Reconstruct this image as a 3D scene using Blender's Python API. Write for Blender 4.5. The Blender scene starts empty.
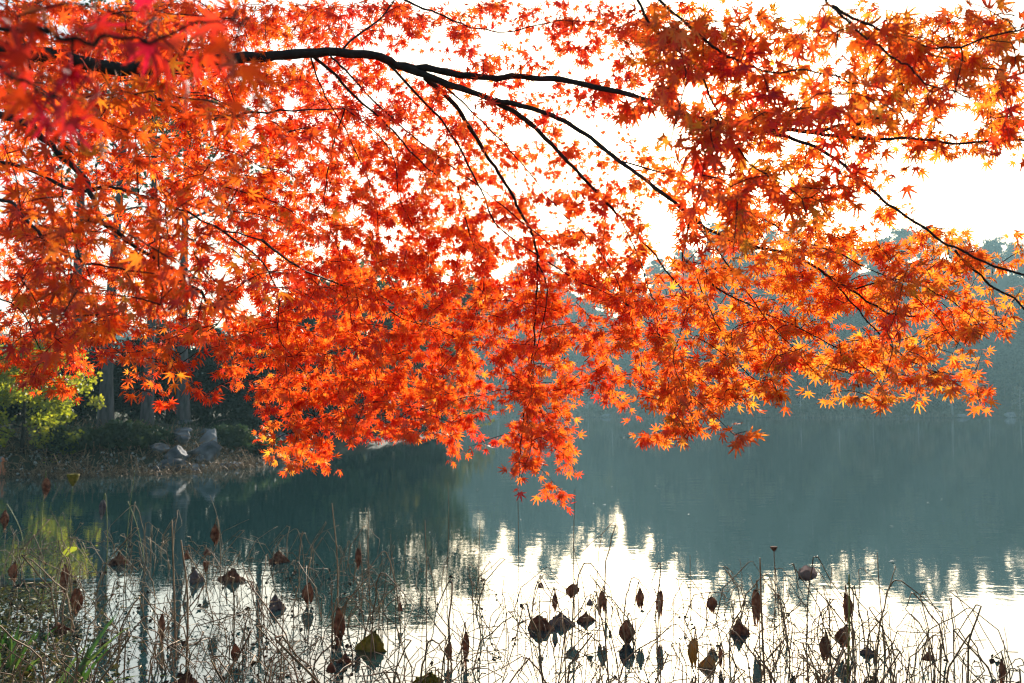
import bpy, math, random
import numpy as np
from mathutils import Vector, Matrix

R = math.radians
rng = np.random.default_rng(11)
random.seed(11)
scn = bpy.context.scene
COL = scn.collection

# ------------------------------------------------------------------ camera
F, CX, CY, HORIZON = 1005.0, 512.0, 341.5, 410.0
CAM_H = 1.8
pitch = math.atan((HORIZON - CY) / F)
cam_d = bpy.data.cameras.new('camera'); cam = bpy.data.objects.new('camera', cam_d); COL.objects.link(cam)
cam.location = (0, 0, CAM_H); cam.rotation_euler = (R(90) + pitch, 0, 0)
cam_d.sensor_width = 36; cam_d.lens = F / 1024 * 36
cam_d.clip_start = 0.05; cam_d.clip_end = 5000
cam_d.dof.use_dof = True; cam_d.dof.focus_distance = 4.3; cam_d.dof.aperture_fstop = 6.0
scn.camera = cam

cp, sp = math.cos(pitch), math.sin(pitch)
def ray(px, py):
    x = (px - CX) / F; y = (CY - py) / F
    return np.array([x, cp - y * sp, sp + y * cp])
def P(px, py, d):
    """point seen at a pixel of the photograph, d metres into the scene"""
    return np.array([0, 0, CAM_H]) + ray(px, py) * d
def W(px, py, z=0.0):
    """point of the water (or a level z) seen at a pixel"""
    r = ray(px, py)
    t = (z - CAM_H) / r[2]
    return np.array([0, 0, CAM_H]) + r * t

# ------------------------------------------------------------------ sky, sun, exposure
sd = ray(690, 92); sd = sd / np.linalg.norm(sd)
SUN_EL = math.asin(sd[2]); SUN_AZ = math.atan2(sd[0], sd[1])
world = bpy.data.worlds.new('World'); scn.world = world; world.use_nodes = True
wn, wl = world.node_tree.nodes, world.node_tree.links
sky = wn.new('ShaderNodeTexSky'); sky.sky_type = 'NISHITA'; sky.sun_disc = False
sky.sun_elevation = SUN_EL; sky.sun_rotation = SUN_AZ
sky.air_density = 1.0; sky.dust_density = 2.5; sky.ozone_density = 1.0
bg = wn['Background']; wl.new(sky.outputs[0], bg.inputs[0]); bg.inputs[1].default_value = 0.075
sun_d = bpy.data.lights.new('sun', 'SUN'); sun = bpy.data.objects.new('sun', sun_d); COL.objects.link(sun)
sun_d.energy = 5.0; sun_d.angle = R(0.5); sun_d.color = (1.0, 0.92, 0.80)
sun.rotation_euler = Vector(sd).to_track_quat('Z', 'Y').to_euler()
vs = scn.view_settings
vs.view_transform = 'Standard'; vs.look = 'None'; vs.exposure = 1.25; vs.gamma = 1.0
scn.cycles.filter_width = 1.2; scn.cycles.max_bounces = 8; scn.cycles.transmission_bounces = 6; scn.cycles.volume_bounces = 0
scn.cycles.sample_clamp_indirect = 6.0
scn.cycles.caustics_reflective = False; scn.cycles.caustics_refractive = False

# ------------------------------------------------------------------ helpers
def tag(o, label=None, cat=None, group=None, kind=None):
    if label: o['label'] = label
    if cat: o['category'] = cat
    if group: o['group'] = group
    if kind: o['kind'] = kind
    return o

def empty(name, loc=(0, 0, 0), rz=0.0):
    o = bpy.data.objects.new(name, None); COL.objects.link(o)
    o.location = loc; o.rotation_euler = (0, 0, rz); o.empty_display_size = 0.1
    return o

class MB:
    """collects shapes, then links them as one mesh object"""
    def __init__(s): s.v = []; s.f = []; s.n = 0; s.t = []
    def add(s, v, f, tint=None):
        v = np.asarray(v, float); o = s.n
        s.v.append(v); s.f.extend([tuple(i + o for i in q) for q in f]); s.n += len(v)
        s.t.append(np.full(len(v), 0.5 if tint is None else tint))
    def tube(s, pts, rad, sides=6, cap=True, tint=None):
        pts = np.asarray(pts, float); k = len(pts)
        rad = np.broadcast_to(np.asarray(rad, float), (k,))
        tan = np.gradient(pts, axis=0); tan /= np.linalg.norm(tan, axis=1)[:, None] + 1e-9
        ref = np.array([0, 0, 1.0]) if abs(tan[0][2]) < .9 else np.array([1.0, 0, 0])
        u = np.cross(tan[0], ref); u /= np.linalg.norm(u)
        ang = np.arange(sides) * 2 * math.pi / sides
        V = []
        for i in range(k):
            u = u - tan[i] * np.dot(u, tan[i]); u /= np.linalg.norm(u) + 1e-9
            w = np.cross(tan[i], u)
            V.append(pts[i] + rad[i] * (np.cos(ang)[:, None] * u + np.sin(ang)[:, None] * w))
        V = np.concatenate(V)
        f = []
        for i in range(k - 1):
            for j in range(sides):
                a = i * sides + j; b = i * sides + (j + 1) % sides
                f.append((a, b, b + sides, a + sides))
        if cap:
            f.append(tuple(range(sides - 1, -1, -1))); f.append(tuple((k - 1) * sides + j for j in range(sides)))
        s.add(V, f, tint)
    def build(s, name, mat, parent=None, smooth=True, loc=None):
        me = bpy.data.meshes.new(name)
        V = np.concatenate(s.v) if s.v else np.zeros((0, 3))
        if loc is not None: V = V - np.asarray(loc, float)
        me.from_pydata(V.tolist(), [], s.f)
        a = me.attributes.new('tint', 'FLOAT', 'POINT'); a.data.foreach_set('value', np.concatenate(s.t).astype(np.float32))
        me.materials.append(mat)
        if smooth: me.polygons.foreach_set('use_smooth', [True] * len(me.polygons))
        o = bpy.data.objects.new(name, me); COL.objects.link(o)
        if parent is not None: o.parent = parent
        if loc is not None: o.location = loc
        return o

def spline(pts, n=6):
    """Catmull-Rom through the points"""
    p = np.asarray(pts, float)
    if len(p) == 2: return np.array([p[0] + (p[1] - p[0]) * t for t in np.linspace(0, 1, n + 1)])
    q = np.vstack([2 * p[0] - p[1], p, 2 * p[-1] - p[-2]])
    out = []
    for i in range(1, len(q) - 2):
        for t in np.linspace(0, 1, n, endpoint=False):
            a, b, c, d = q[i - 1], q[i], q[i + 1], q[i + 2]
            out.append(.5 * ((2 * b) + (c - a) * t + (2 * a - 5 * b + 4 * c - d) * t * t + (3 * b - a - 3 * c + d) * t ** 3))
    out.append(q[-2]); return np.array(out)

def nrm(v):
    v = np.asarray(v, float); return v / (np.linalg.norm(v) + 1e-9)

# ------------------------------------------------------------------ materials
def new_mat(name):
    m = bpy.data.materials.new(name); m.use_nodes = True
    n, l = m.node_tree.nodes, m.node_tree.links
    for x in list(n): n.remove(x)
    out = n.new('ShaderNodeOutputMaterial')
    return m, n, l, out

def ramp(n, stops):
    r = n.new('ShaderNodeValToRGB')
    e = r.color_ramp.elements
    while len(e) < len(stops): e.new(0.5)
    for i, (p, c) in enumerate(stops): e[i].position = p; e[i].color = (*c, 1)
    return r

def noisy(name, stops, scale=4.0, rough=0.8, bump=0.3, detail=6, bump_dist=0.02, spec=0.3, stretch=(1, 1, 1)):
    m, n, l, out = new_mat(name)
    b = n.new('ShaderNodeBsdfPrincipled'); l.new(b.outputs[0], out.inputs[0])
    tc = n.new('ShaderNodeTexCoord'); mp = n.new('ShaderNodeMapping'); mp.inputs['Scale'].default_value = stretch
    l.new(tc.outputs['Object'], mp.inputs[0])
    t = n.new('ShaderNodeTexNoise'); t.inputs['Scale'].default_value = scale; t.inputs['Detail'].default_value = detail
    l.new(mp.outputs[0], t.inputs['Vector'])
    r = ramp(n, stops); l.new(t.outputs['Fac'], r.inputs[0]); l.new(r.outputs[0], b.inputs['Base Color'])
    b.inputs['Roughness'].default_value = rough; b.inputs['Specular IOR Level'].default_value = spec
    if bump:
        bp = n.new('ShaderNodeBump'); bp.inputs['Strength'].default_value = bump; bp.inputs['Distance'].default_value = bump_dist
        l.new(t.outputs['Fac'], bp.inputs['Height']); l.new(bp.outputs[0], b.inputs['Normal'])
    return m

def leafy(name, stops, trans=0.5, attr='tint', gloss=0.06, mottle=40.0, tboost=None):
    """thin leaf: diffuse + translucent + a little gloss; the tint of each leaf comes from an attribute"""
    m, n, l, out = new_mat(name)
    a = n.new('ShaderNodeAttribute'); a.attribute_name = attr
    tc = n.new('ShaderNodeTexCoord'); nz = n.new('ShaderNodeTexNoise'); nz.inputs['Scale'].default_value = mottle; nz.inputs['Detail'].default_value = 3
    l.new(tc.outputs['Object'], nz.inputs['Vector'])
    ma = n.new('ShaderNodeMath'); ma.operation = 'MULTIPLY_ADD'; ma.inputs[1].default_value = .7; l.new(nz.outputs['Fac'], ma.inputs[0])
    mb_ = n.new('ShaderNodeMath'); mb_.operation = 'SUBTRACT'; mb_.inputs[1].default_value = .35; l.new(a.outputs['Fac'], ma.inputs[2]); l.new(ma.outputs[0], mb_.inputs[0])
    r = ramp(n, stops); l.new(mb_.outputs[0], r.inputs[0])
    d = n.new('ShaderNodeBsdfDiffuse'); l.new(r.outputs[0], d.inputs[0])
    t = n.new('ShaderNodeBsdfTranslucent')
    if tboost:
        r2 = ramp(n, tboost); l.new(mb_.outputs[0], r2.inputs[0]); l.new(r2.outputs[0], t.inputs[0])
    else: l.new(r.outputs[0], t.inputs[0])
    mx = n.new('ShaderNodeMixShader'); mx.inputs[0].default_value = trans
    l.new(d.outputs[0], mx.inputs[1]); l.new(t.outputs[0], mx.inputs[2])
    g = n.new('ShaderNodeBsdfGlossy'); g.inputs['Roughness'].default_value = 0.45
    m2 = n.new('ShaderNodeMixShader'); m2.inputs[0].default_value = gloss
    l.new(mx.outputs[0], m2.inputs[1]); l.new(g.outputs[0], m2.inputs[2]); l.new(m2.outputs[0], out.inputs[0])
    return m

M = {}
M['bark'] = noisy('maple_bark', [(.3, (.018, .014, .012)), (.7, (.05, .038, .032))], 30, .9, .5, bump_dist=.004, stretch=(1, 1, .4))
M['maple'] = leafy('maple_leaf',
    [(0, (.30, .012, .03)), (.28, (.50, .03, .012)), (.5, (.62, .075, .012)), (.75, (.66, .16, .02)), (1, (.62, .30, .03))],
    trans=.68, gloss=.045,
    tboost=[(0, (.45, .008, .03)), (.28, (.88, .045, .012)), (.5, (.95, .11, .010)), (.75, (.97, .23, .016)), (1, (.92, .42, .03))])
M['grey_bark'] = noisy('grey_bark', [(.3, (.06, .052, .048)), (.7, (.17, .15, .14))], 8, .9, .6, bump_dist=.03, stretch=(1, 1, .25))
M['green_leaf'] = leafy('green_leaf', [(0, (.02, .045, .015)), (.5, (.035, .07, .02)), (1, (.07, .10, .025))], .4)
M['dark_leaf'] = leafy('dark_leaf', [(0, (.010, .022, .012)), (.5, (.016, .034, .018)), (1, (.03, .05, .024))], .25, gloss=.03)
M['olive_leaf'] = leafy('olive_leaf', [(0, (.06, .075, .02)), (.5, (.10, .11, .03)), (1, (.17, .14, .04))], .45)
M['lime_leaf'] = leafy('lime_leaf', [(0, (.09, .13, .01)), (.5, (.20, .24, .015)), (1, (.36, .33, .03))], .6,
    tboost=[(0, (.22, .29, .012)), (.5, (.46, .48, .02)), (1, (.72, .62, .04))])
M['hill_leaf'] = leafy('hill_leaf', [(0, (.025, .045, .03)), (.5, (.045, .065, .035)), (1, (.09, .085, .04))], .3, gloss=.02)
M['stalk'] = noisy('dead_stalk', [(.3, (.08, .045, .025)), (.5, (.24, .145, .075)), (.7, (.46, .32, .18))], 6, .75, .2)
M['green_stalk'] = noisy('green_stalk', [(.3, (.10, .13, .02)), (.7, (.24, .24, .05))], 6, .6, .1)
def dead_leaf(name, stops, scale=22, trans=.35):
    m = noisy(name, stops, scale, .85, .8, bump_dist=.008)
    n, l = m.node_tree.nodes, m.node_tree.links
    b = next(x for x in n if x.type == 'BSDF_PRINCIPLED'); rp = next(x for x in n if x.type == 'VALTORGB'); out = next(x for x in n if x.type == 'OUTPUT_MATERIAL')
    t = n.new('ShaderNodeBsdfTranslucent'); l.new(rp.outputs[0], t.inputs[0])
    mx = n.new('ShaderNodeMixShader'); mx.inputs[0].default_value = trans
    l.new(b.outputs[0], mx.inputs[1]); l.new(t.outputs[0], mx.inputs[2]); l.new(mx.outputs[0], out.inputs[0])
    return m
M['wither'] = dead_leaf('withered_leaf', [(.3, (.07, .032, .022)), (.5, (.22, .105, .065)), (.7, (.42, .25, .15))], trans=.5)
M['wither_gray'] = dead_leaf('withered_gray_leaf', [(.3, (.10, .075, .075)), (.7, (.28, .22, .215))], trans=.2)
M['wither_green'] = dead_leaf('withered_green_leaf', [(.3, (.08, .05, .015)), (.5, (.22, .20, .03)), (.7, (.38, .27, .06))], trans=.5)
M['wither_gold'] = leafy('withered_gold_leaf', [(0, (.30, .17, .03)), (1, (.42, .26, .05))], .6)
M['yellow_leaf'] = leafy('yellow_leaf', [(0, (.26, .30, .02)), (1, (.36, .38, .03))], .5)
M['blade'] = leafy('grass_blade', [(0, (.025, .07, .012)), (.5, (.05, .125, .016)), (1, (.13, .19, .03))], .35, mottle=12)
M['weed'] = leafy('water_weed', [(0, (.05, .045, .012)), (.5, (.10, .10, .018)), (1, (.20, .17, .03))], .2)
M['pale_leaf'] = noisy('pale_dead_leaf', [(.3, (.25, .24, .20)), (.7, (.50, .50, .46))], 9, .7, .4)
M['bluegreen'] = noisy('blue_green_leaf', [(.3, (.12, .20, .17)), (.7, (.25, .36, .33))], 9, .5, .3)
M['rock'] = noisy('rock', [(.3, (.04, .042, .045)), (.5, (.12, .12, .125)), (.66, (.24, .24, .25)), (.8, (.12, .13, .09))], 2.2, .85, .8, bump_dist=.08)
M['pale_rock'] = noisy('pale_rock', [(.3, (.18, .18, .19)), (.75, (.45, .45, .46))], 2.2, .85, .6, bump_dist=.08)
M['ground'] = noisy('bank_soil', [(.3, (.02, .025, .014)), (.55, (.04, .045, .022)), (.8, (.075, .065, .04))], .35, .95, .6, bump_dist=.1)

M['tan_leaf'] = leafy('tan_leaf', [(0, (.12, .09, .05)), (.5, (.22, .17, .09)), (1, (.34, .28, .16))], .4)
M['pale_bark'] = noisy('pale_bark', [(.3, (.22, .20, .17)), (.7, (.48, .45, .40))], 4, .85, .3)
# water: mirror-like lake with a dark green-grey body and long low ripples
m, n, l, out = new_mat('lake_water')
b = n.new('ShaderNodeBsdfPrincipled'); l.new(b.outputs[0], out.inputs[0])
b.inputs['Base Color'].default_value = (.012, .044, .048, 1)
b.inputs['Roughness'].default_value = .02; b.inputs['IOR'].default_value = 2.1
tc = n.new('ShaderNodeTexCoord')
def wave(scale, sx, sy, detail, dist, prev=None, strength=1.0):
    mp = n.new('ShaderNodeMapping'); mp.inputs['Scale'].default_value = (sx, sy, 1)
    l.new(tc.outputs['Object'], mp.inputs[0])
    t = n.new('ShaderNodeTexNoise'); t.inputs['Scale'].default_value = scale; t.inputs['Detail'].default_value = detail
    l.new(mp.outputs[0], t.inputs['Vector'])
    bp = n.new('ShaderNodeBump'); bp.inputs['Distance'].default_value = dist; bp.inputs['Strength'].default_value = strength
    l.new(t.outputs['Fac'], bp.inputs['Height'])
    if prev: l.new(prev.outputs[0], bp.inputs['Normal'])
    return bp
w1 = wave(1.6, .6, 1.0, 2, .0019)
w2 = wave(9.0, .7, 1.0, 2, .0007, w1)
l.new(w2.outputs[0], b.inputs['Normal'])
M['water'] = m

# ------------------------------------------------------------------ terrain and water
shore_px = [(-420, 482), (-200, 479), (-60, 476), (20, 474), (110, 473), (200, 470), (265, 463), (320, 452), (380, 444), (425, 437), (445, 432.5)]
bank = [W(*p)[:2] for p in shore_px] + [np.array(p) for p in ((-9, 92), (-22, 110), (-60, 130), (-300, 150), (-300, 30))]
bank = np.array(bank)
near = np.array([(-60, -60), (-60, 14), (-9, 7.4), (-5, 5.9), (-3.4, 5.4), (-2, 4.6), (0, 3.2), (4, 2.4), (60, 2), (60, -60)], float)

def sdist(poly, X, Y):
    """signed distance, positive inside"""
    d = np.full(X.shape, 1e9); ins = np.zeros(X.shape, bool)
    k = len(poly)
    for i in range(k):
        a, b = poly[i], poly[(i + 1) % k]
        e = b - a; t = np.clip(((X - a[0]) * e[0] + (Y - a[1]) * e[1]) / (e @ e), 0, 1)
        d = np.minimum(d, np.hypot(X - a[0] - t * e[0], Y - a[1] - t * e[1]))
        c = (a[1] > Y) != (b[1] > Y)
        with np.errstate(divide='ignore', invalid='ignore'):
            xi = a[0] + (Y - a[1]) * (b[0] - a[0]) / (b[1] - a[1])
        ins ^= c & (X < xi)
    return np.where(ins, d, -d)

SKX = np.array([-900, 0, 250, 400, 470, 560, 615, 660, 735, 800, 850, 930, 1024, 1300, 1900])
SKE = np.array([70, 70, 80, 100, 125, 160, 120, 152, 184, 178, 162, 176, 150, 140, 120])
def hsin(x, y): return np.sin(x * .9 + 1.3 * np.sin(y * .7)) * np.sin(y * 1.1 + 1.7 * np.sin(x * .5))
def far_shore(x): return 232 + 10 * np.sin(x * .021 + 1) + 5 * np.sin(x * .06)
def height(X, Y):
    db = sdist(bank, X, Y)
    hb = np.where(db > 0, .12 + 1.5 * (1 - np.exp(-db / 4.0)) + .18 * hsin(X * .5, Y * .5) * np.clip(db / 4, 0, 1), np.maximum(-1.2, db * .3))
    dn = sdist(near, X, Y)
    hn = np.where(dn > 0, .3 * (1 - np.exp(-dn / 1.2)) + .03 * hsin(X * 2, Y * 2), np.maximum(-1.2, dn * .25))
    df = Y - far_shore(X)
    px = 512 + F * X / np.maximum(Y, 60)
    ridge = np.interp(px, SKX, SKE) / F * 390 + CAM_H - 12
    t = np.clip((df - 8) / 150, 0, 1); s = t * t * (3 - 2 * t)
    s2 = np.clip((df - 170) / 500, 0, 1)
    hf = np.where(df > 0, .2 + np.minimum(df, 8) * .12 + ridge * s * (1 - .7 * s2) + 1.2 * hsin(X * .08, Y * .08) * t, np.maximum(-1.2, df * .1))
    return np.maximum(np.maximum(hb, hn), hf)

def axis(lo, hi, fine, k):
    t = np.linspace(-1, 1, k); s = np.sinh(t * fine) / np.sinh(fine)
    return np.where(s < 0, -lo * s, hi * s)
gx = axis(-1000, 1000, 5.0, 240)
gy = np.unique(np.concatenate([np.linspace(-1000, -40, 12), np.linspace(-40, 0, 20), np.linspace(0, 12, 40), np.linspace(12, 120, 150), np.linspace(120, 480, 110), np.linspace(480, 1000, 16)]))
GX, GY = np.meshgrid(gx, gy)
GZ = height(GX, GY)
mb = MB()
nx, ny = len(gx), len(gy)
mb.add(np.stack([GX.ravel(), GY.ravel(), GZ.ravel()], 1),
       [(j * nx + i, j * nx + i + 1, (j + 1) * nx + i + 1, (j + 1) * nx + i) for j in range(ny - 1) for i in range(nx - 1)])
tag(mb.build('ground', M['ground']), kind='structure')
mb = MB(); mb.add([(-999, -999, 0), (999, -999, 0), (999, 640, 0), (-999, 640, 0)], [(0, 1, 2, 3)])
tag(mb.build('lake_water', M['water']), kind='structure')
def gz(x, y): return float(height(np.array([x]), np.array([y]))[0])

# haze over the lake
m, n, l, out = new_mat('haze')
v = n.new('ShaderNodeVolumePrincipled'); l.new(v.outputs[0], out.inputs['Volume'])
v.inputs['Color'].default_value = (.50, .88, 1.0, 1); v.inputs['Density'].default_value = .00048; v.inputs['Anisotropy'].default_value = .25
mb = MB(); x0, y0, z0, z1 = -1010, -1010, -2.3, 95
mb.add([(x0, y0, z0), (-x0, y0, z0), (-x0, -y0, z0), (x0, -y0, z0), (x0, y0, z1), (-x0, y0, z1), (-x0, -y0, z1), (x0, -y0, z1)],
       [(0, 3, 2, 1), (4, 5, 6, 7), (0, 1, 5, 4), (1, 2, 6, 5), (2, 3, 7, 6), (3, 0, 4, 7)])
tag(mb.build('haze', m, smooth=False), kind='stuff')

# ------------------------------------------------------------------ foliage built of small leaf faces
LEAF4 = np.array([(0, 0, 0), (.35, .4, .05), (0, 1, -.08), (-.35, .4, .05)])
def leaf_faces(mb, pts, size, tint, up=.4, r=rng):
    """one small folded rhombic leaf (two triangles) at each point"""
    k = len(pts)
    if k == 0: return
    nz = r.normal(size=(k, 3)); nz[:, 2] += up; nz /= np.linalg.norm(nz, axis=1)[:, None]
    a = r.normal(size=(k, 3)); a[:, 2] -= .3; a -= nz * (a * nz).sum(1)[:, None]; a /= np.linalg.norm(a, axis=1)[:, None]
    bb = np.cross(a, nz)
    s = size * r.uniform(.6, 1.3, (k, 1))
    V = (pts[:, None, :] + s[:, None] * (LEAF4[None, :, 0:1] * bb[:, None] + (LEAF4[None, :, 1:2] - .5) * a[:, None] + LEAF4[None, :, 2:3] * nz[:, None])).reshape(-1, 3)
    o = mb.n
    mb.v.append(V)
    for i in range(k):
        q = o + 4 * i
        mb.f.append((q, q + 1, q + 2)); mb.f.append((q, q + 2, q + 3))
    mb.n += 4 * k
    mb.t.append(np.repeat(np.clip(tint, 0, 1), 4))

def clump_points(centres, radii, per, r=rng, flat=.75):
    pts, tn = [], []
    for c, ra in zip(centres, radii):
        k = int(per * (ra ** 2)) + 4
        d = r.normal(size=(k, 3)); d /= np.linalg.norm(d, axis=1)[:, None]
        d *= (r.uniform(.15, 1, (k, 1)) ** .6) * ra * r.uniform(.75, 1.25, (k, 1)); d[:, 2] *= flat
        pts.append(c + d); tn.append(np.clip(r.normal(r.uniform(.25, .75), .18, k), 0, 1))
    return np.concatenate(pts), np.concatenate(tn)

def tree_parts(h, rt, limbs, clump_r, per, leaf, crown0, spread, lean=(0, 0), r=rng, sides=8, nodes_only=False, per_limb=4):
    """trunk mesh + crown mesh of one tree, standing at the origin"""
    tr = MB(); cr = MB()
    k = 9
    t = np.linspace(0, 1, k)
    pts = np.stack([lean[0] * h * t ** 1.3 + .04 * h * .3 * np.sin(t * 5 + r.uniform(0, 6)) * t, lean[1] * h * t ** 1.3 + .04 * h * .3 * np.cos(t * 4 + r.uniform(0, 6)) * t, t * h * .93], 1)
    rad = rt * (1 - .8 * t); rad[0] *= 1.45; pts[0, 2] = -.25
    pts = spline(pts, 3); rad = np.interp(np.linspace(0, 1, len(pts)), t, rad)
    tr.tube(pts, rad, sides)
    cs, rs = [], []
    for i in range(limbs):
        f = crown0 + (1 - crown0) * (i + r.uniform(0, 1)) / limbs
        j = int(f * (len(pts) - 1)); p = pts[j]
        az = i * 2.4 + r.uniform(-.5, .5)
        L = spread * (1.15 - .75 * abs(f - crown0) / (1 - crown0 + 1e-6)) * r.uniform(.7, 1.2)
        up = r.uniform(.1, .6)
        d = np.array([math.cos(az), math.sin(az), up])
        q = [p, p + d * L * .35 + (0, 0, .04 * L), p + d * L * .7, p + d * L + np.array([0, 0, -.12 * L])]
        q = spline(q, 4)
        tr.tube(q, np.linspace(rad[j] * .5, rt * .06, len(q)), 5)
        for s in range(per_limb):
            u = r.uniform(.35, 1.05); c = p + d * L * u + r.normal(size=3) * clump_r * .6
            cs.append(c); rs.append(clump_r * r.uniform(.55, 1.25))
            e = q[min(len(q) - 1, int(u * (len(q) - 1)))]
            tr.tube(spline([e, (e + c) / 2 + r.normal(size=3) * .1 * clump_r, c], 2), [rt * .06, rt * .05, rt * .045, rt * .03, rt * .02], 3)
    cs.append(pts[-1] + (0, 0, .02 * h)); rs.append(clump_r)
    p, tn = clump_points(cs, rs, per, r)
    leaf_faces(cr, p, leaf, tn, r=r)
    return tr, cr

def tree(name, loc, label, cat, group, trunk_mat, crown_mat, rz=0, **kw):
    root = empty(name, loc, rz); tag(root, label, cat, group)
    tr, cr = tree_parts(**kw)
    tr.build('trunk', trunk_mat, root); cr.build('crown', crown_mat, root, smooth=False)
    return root

def copy_tree(o, parent=None):
    c = o.copy(); COL.objects.link(c); c.parent = parent
    for ch in o.children:
        copy_tree(ch, c)
    return c

# ------------------------------------------------------------------ wooded hill across the lake
r2 = np.random.default_rng(5)
protos = []
HL = 'hazy grey-green tree of the woods on the hill across the lake'
HG = 'trees on the wooded hill across the lake'
for i, (h, sprd) in enumerate([(13, 4.4), (11, 4.0), (15, 3.8), (12, 5.0), (12, 4.2), (9, 3.4)]):
    protos.append(tree('hill_tree', (0, 0, 0), HL, 'tree', HG, M['grey_bark'], M[['hill_leaf', 'dark_leaf', 'hill_leaf', 'olive_leaf', 'dark_leaf', 'tan_leaf'][i]], h=h, rt=.22, limbs=9, clump_r=1.5, per=26, leaf=.75, crown0=.25, spread=sprd, r=r2, sides=5))
spots = []
for row, df in enumerate([7, 24, 42, 62, 84, 106, 128, 150]):
    px = 395 + r2.uniform(0, 18)
    while px < 1075:
        y = far_shore((px - CX) / F * 250) + df + r2.uniform(-6, 6)
        x = (px - CX) / F * y
        spots.append((x, y, df)); px += r2.uniform(17, 33)
    for px in np.arange(-40, 390, 42):
        if df > 60:
            y = far_shore(0) + df; spots.append(((px + r2.uniform(-10, 10) - CX) / F * y, y, df))
spots = spots[:290]
used = 0
for i, (x, y, df) in enumerate(spots):
    o = protos[i] if i < 6 else copy_tree(protos[int(r2.integers(0, 6))])
    s = r2.uniform(.7, 1.2) * (.72 if df < 10 else 1)
    o.location = (x, y, gz(x, y) - .1); o.rotation_euler = (0, 0, r2.uniform(0, 6.3)); o.scale = (s, s, s * r2.uniform(.85, 1.15))

SL = 'low hazy shrub at the far waterline below the wooded hill'
proto = None
for i in range(46):
    px = 470 + i * 13 + r2.uniform(-5, 5)
    x = (px - CX) / F * 234; y = far_shore(x) + r2.uniform(.8, 3.5)
    x = (px - CX) / F * y
    if proto is None:
        proto = empty('shore_shrub'); tag(proto, SL, 'shrub', 'shrubs along the far waterline')
        a, c = tree_parts(h=1.6, rt=.05, limbs=7, clump_r=.75, per=60, leaf=.4, crown0=.1, spread=1.3, r=r2, sides=4)
        a.build('stem', M['grey_bark'], proto); c.build('foliage', M['olive_leaf'], proto, smooth=False); o = proto
    else: o = copy_tree(proto)
    s = r2.uniform(.6, 1.5); o.location = (x, y, gz(x, y)); o.scale = (s * 1.4, s, s); o.rotation_euler = (0, 0, r2.uniform(0, 6))

def rock(name, c, sx, sy, sz, label, mat, group=None, seed=0, cat='rock'):
    rr = np.random.default_rng(seed + 100)
    import bmesh
    bm = bmesh.new(); bmesh.ops.create_icosphere(bm, subdivisions=4, radius=1)
    dirs = rr.normal(size=(16, 3)); dirs /= np.linalg.norm(dirs, axis=1)[:, None]; cut = rr.uniform(.5, .85, 16)
    for v in bm.verts:
        p = np.array(v.co)
        for d, k in zip(dirs, cut):
            e = p @ d - k
            if e > 0: p = p - d * e * .97
        p = p * (1 + .05 * math.sin(7 * p[0] + 3 * p[1]) + .04 * math.sin(11 * p[2] + 5 * p[1]))
        v.co = (p[0] * sx, p[1] * sy, p[2] * sz)
    me = bpy.data.meshes.new(name); bm.to_mesh(me); bm.free(); me.materials.append(mat)
    o = bpy.data.objects.new(name, me); COL.objects.link(o); o.location = c
    o.rotation_euler = (0, 0, rr.uniform(0, 6.28))
    return tag(o, label, cat, group)

BL = 'pale bare-branched tree at the far waterline below the wooded hill'
proto = None
for i, px in enumerate([498, 541, 588, 612, 655, 702, 748, 800, 838, 872, 917, 951, 988, 1019]):
    x = (px - CX) / F * 236; y = far_shore(x) + r2.uniform(1, 3); x = (px - CX) / F * y
    if proto is None or i in (1, 2):
        proto = empty('bare_tree'); tag(proto, BL, 'tree', 'bare trees along the far waterline')
        a, c = tree_parts(h=8, rt=.24, limbs=9, clump_r=.8, per=5, leaf=.3, crown0=.25, spread=2.4, r=r2, sides=6)
        a.build('trunk', M['pale_bark'], proto); c.build('crown', M['tan_leaf'], proto, smooth=False); o = proto
    else: o = copy_tree(proto)
    s = r2.uniform(.55, 1.15); o.location = (x, y, gz(x, y)); o.scale = (s, s, s); o.rotation_euler = (0, 0, r2.uniform(0, 6))
mb = MB()
for k in range(5200):                              # dry reeds edging the far shore
    px = r2.uniform(440, 1060); 
    if math.sin(px * .05) + math.sin(px * .021 + 2) + r2.normal() * .4 < -.5: continue
    x = (px - CX) / F * 236; y = far_shore(x) + r2.uniform(-.8, 1.6); x = (px - CX) / F * y
    L = r2.uniform(.5, 2.0); w = .06; dx = r2.normal() * .3 * L
    mb.add([(x - w, y, -.05), (x + w, y, -.05), (x + dx, y + r2.normal() * .2, max(0, gz(x, y)) + L)], [(0, 1, 2)], r2.uniform())
tag(mb.build('shore_reeds', M['tan_leaf'], smooth=False), kind='stuff')
for k, (px, w, hh, lab) in enumerate([(606, 2.4, .8, 'low pale rock at the far waterline between the hanging spray and the right bough'),
        (962, 1.8, .9, 'small pale rock at the far waterline left of the larger pale rock'), (905, 1.5, .6, 'very small pale rock at the far waterline under the lowest right leaves')]):
    x = (px - CX) / F * 236; y = far_shore(x) + .3; x = (px - CX) / F * y
    rock('shore_rock', (x, y, .25), w, w * .6, hh, lab, M['pale_rock'], seed=20 + k)
x = (1003 - CX) / F * 236; y = far_shore(x) + .6
rock('shore_rock', (x, y, .5), 2.2, 1.4, 1.3, 'pale rock at the far waterline below the right end of the maple bough', M['pale_rock'], seed=3)
x = (490 - CX) / F * 230; y = far_shore(x) - .2
rock('shore_rock', (x, y, .2), 2.6, 1.2, .6, 'low pale rock at the far waterline seen left of the hanging maple spray', M['pale_rock'], seed=4)

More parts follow.
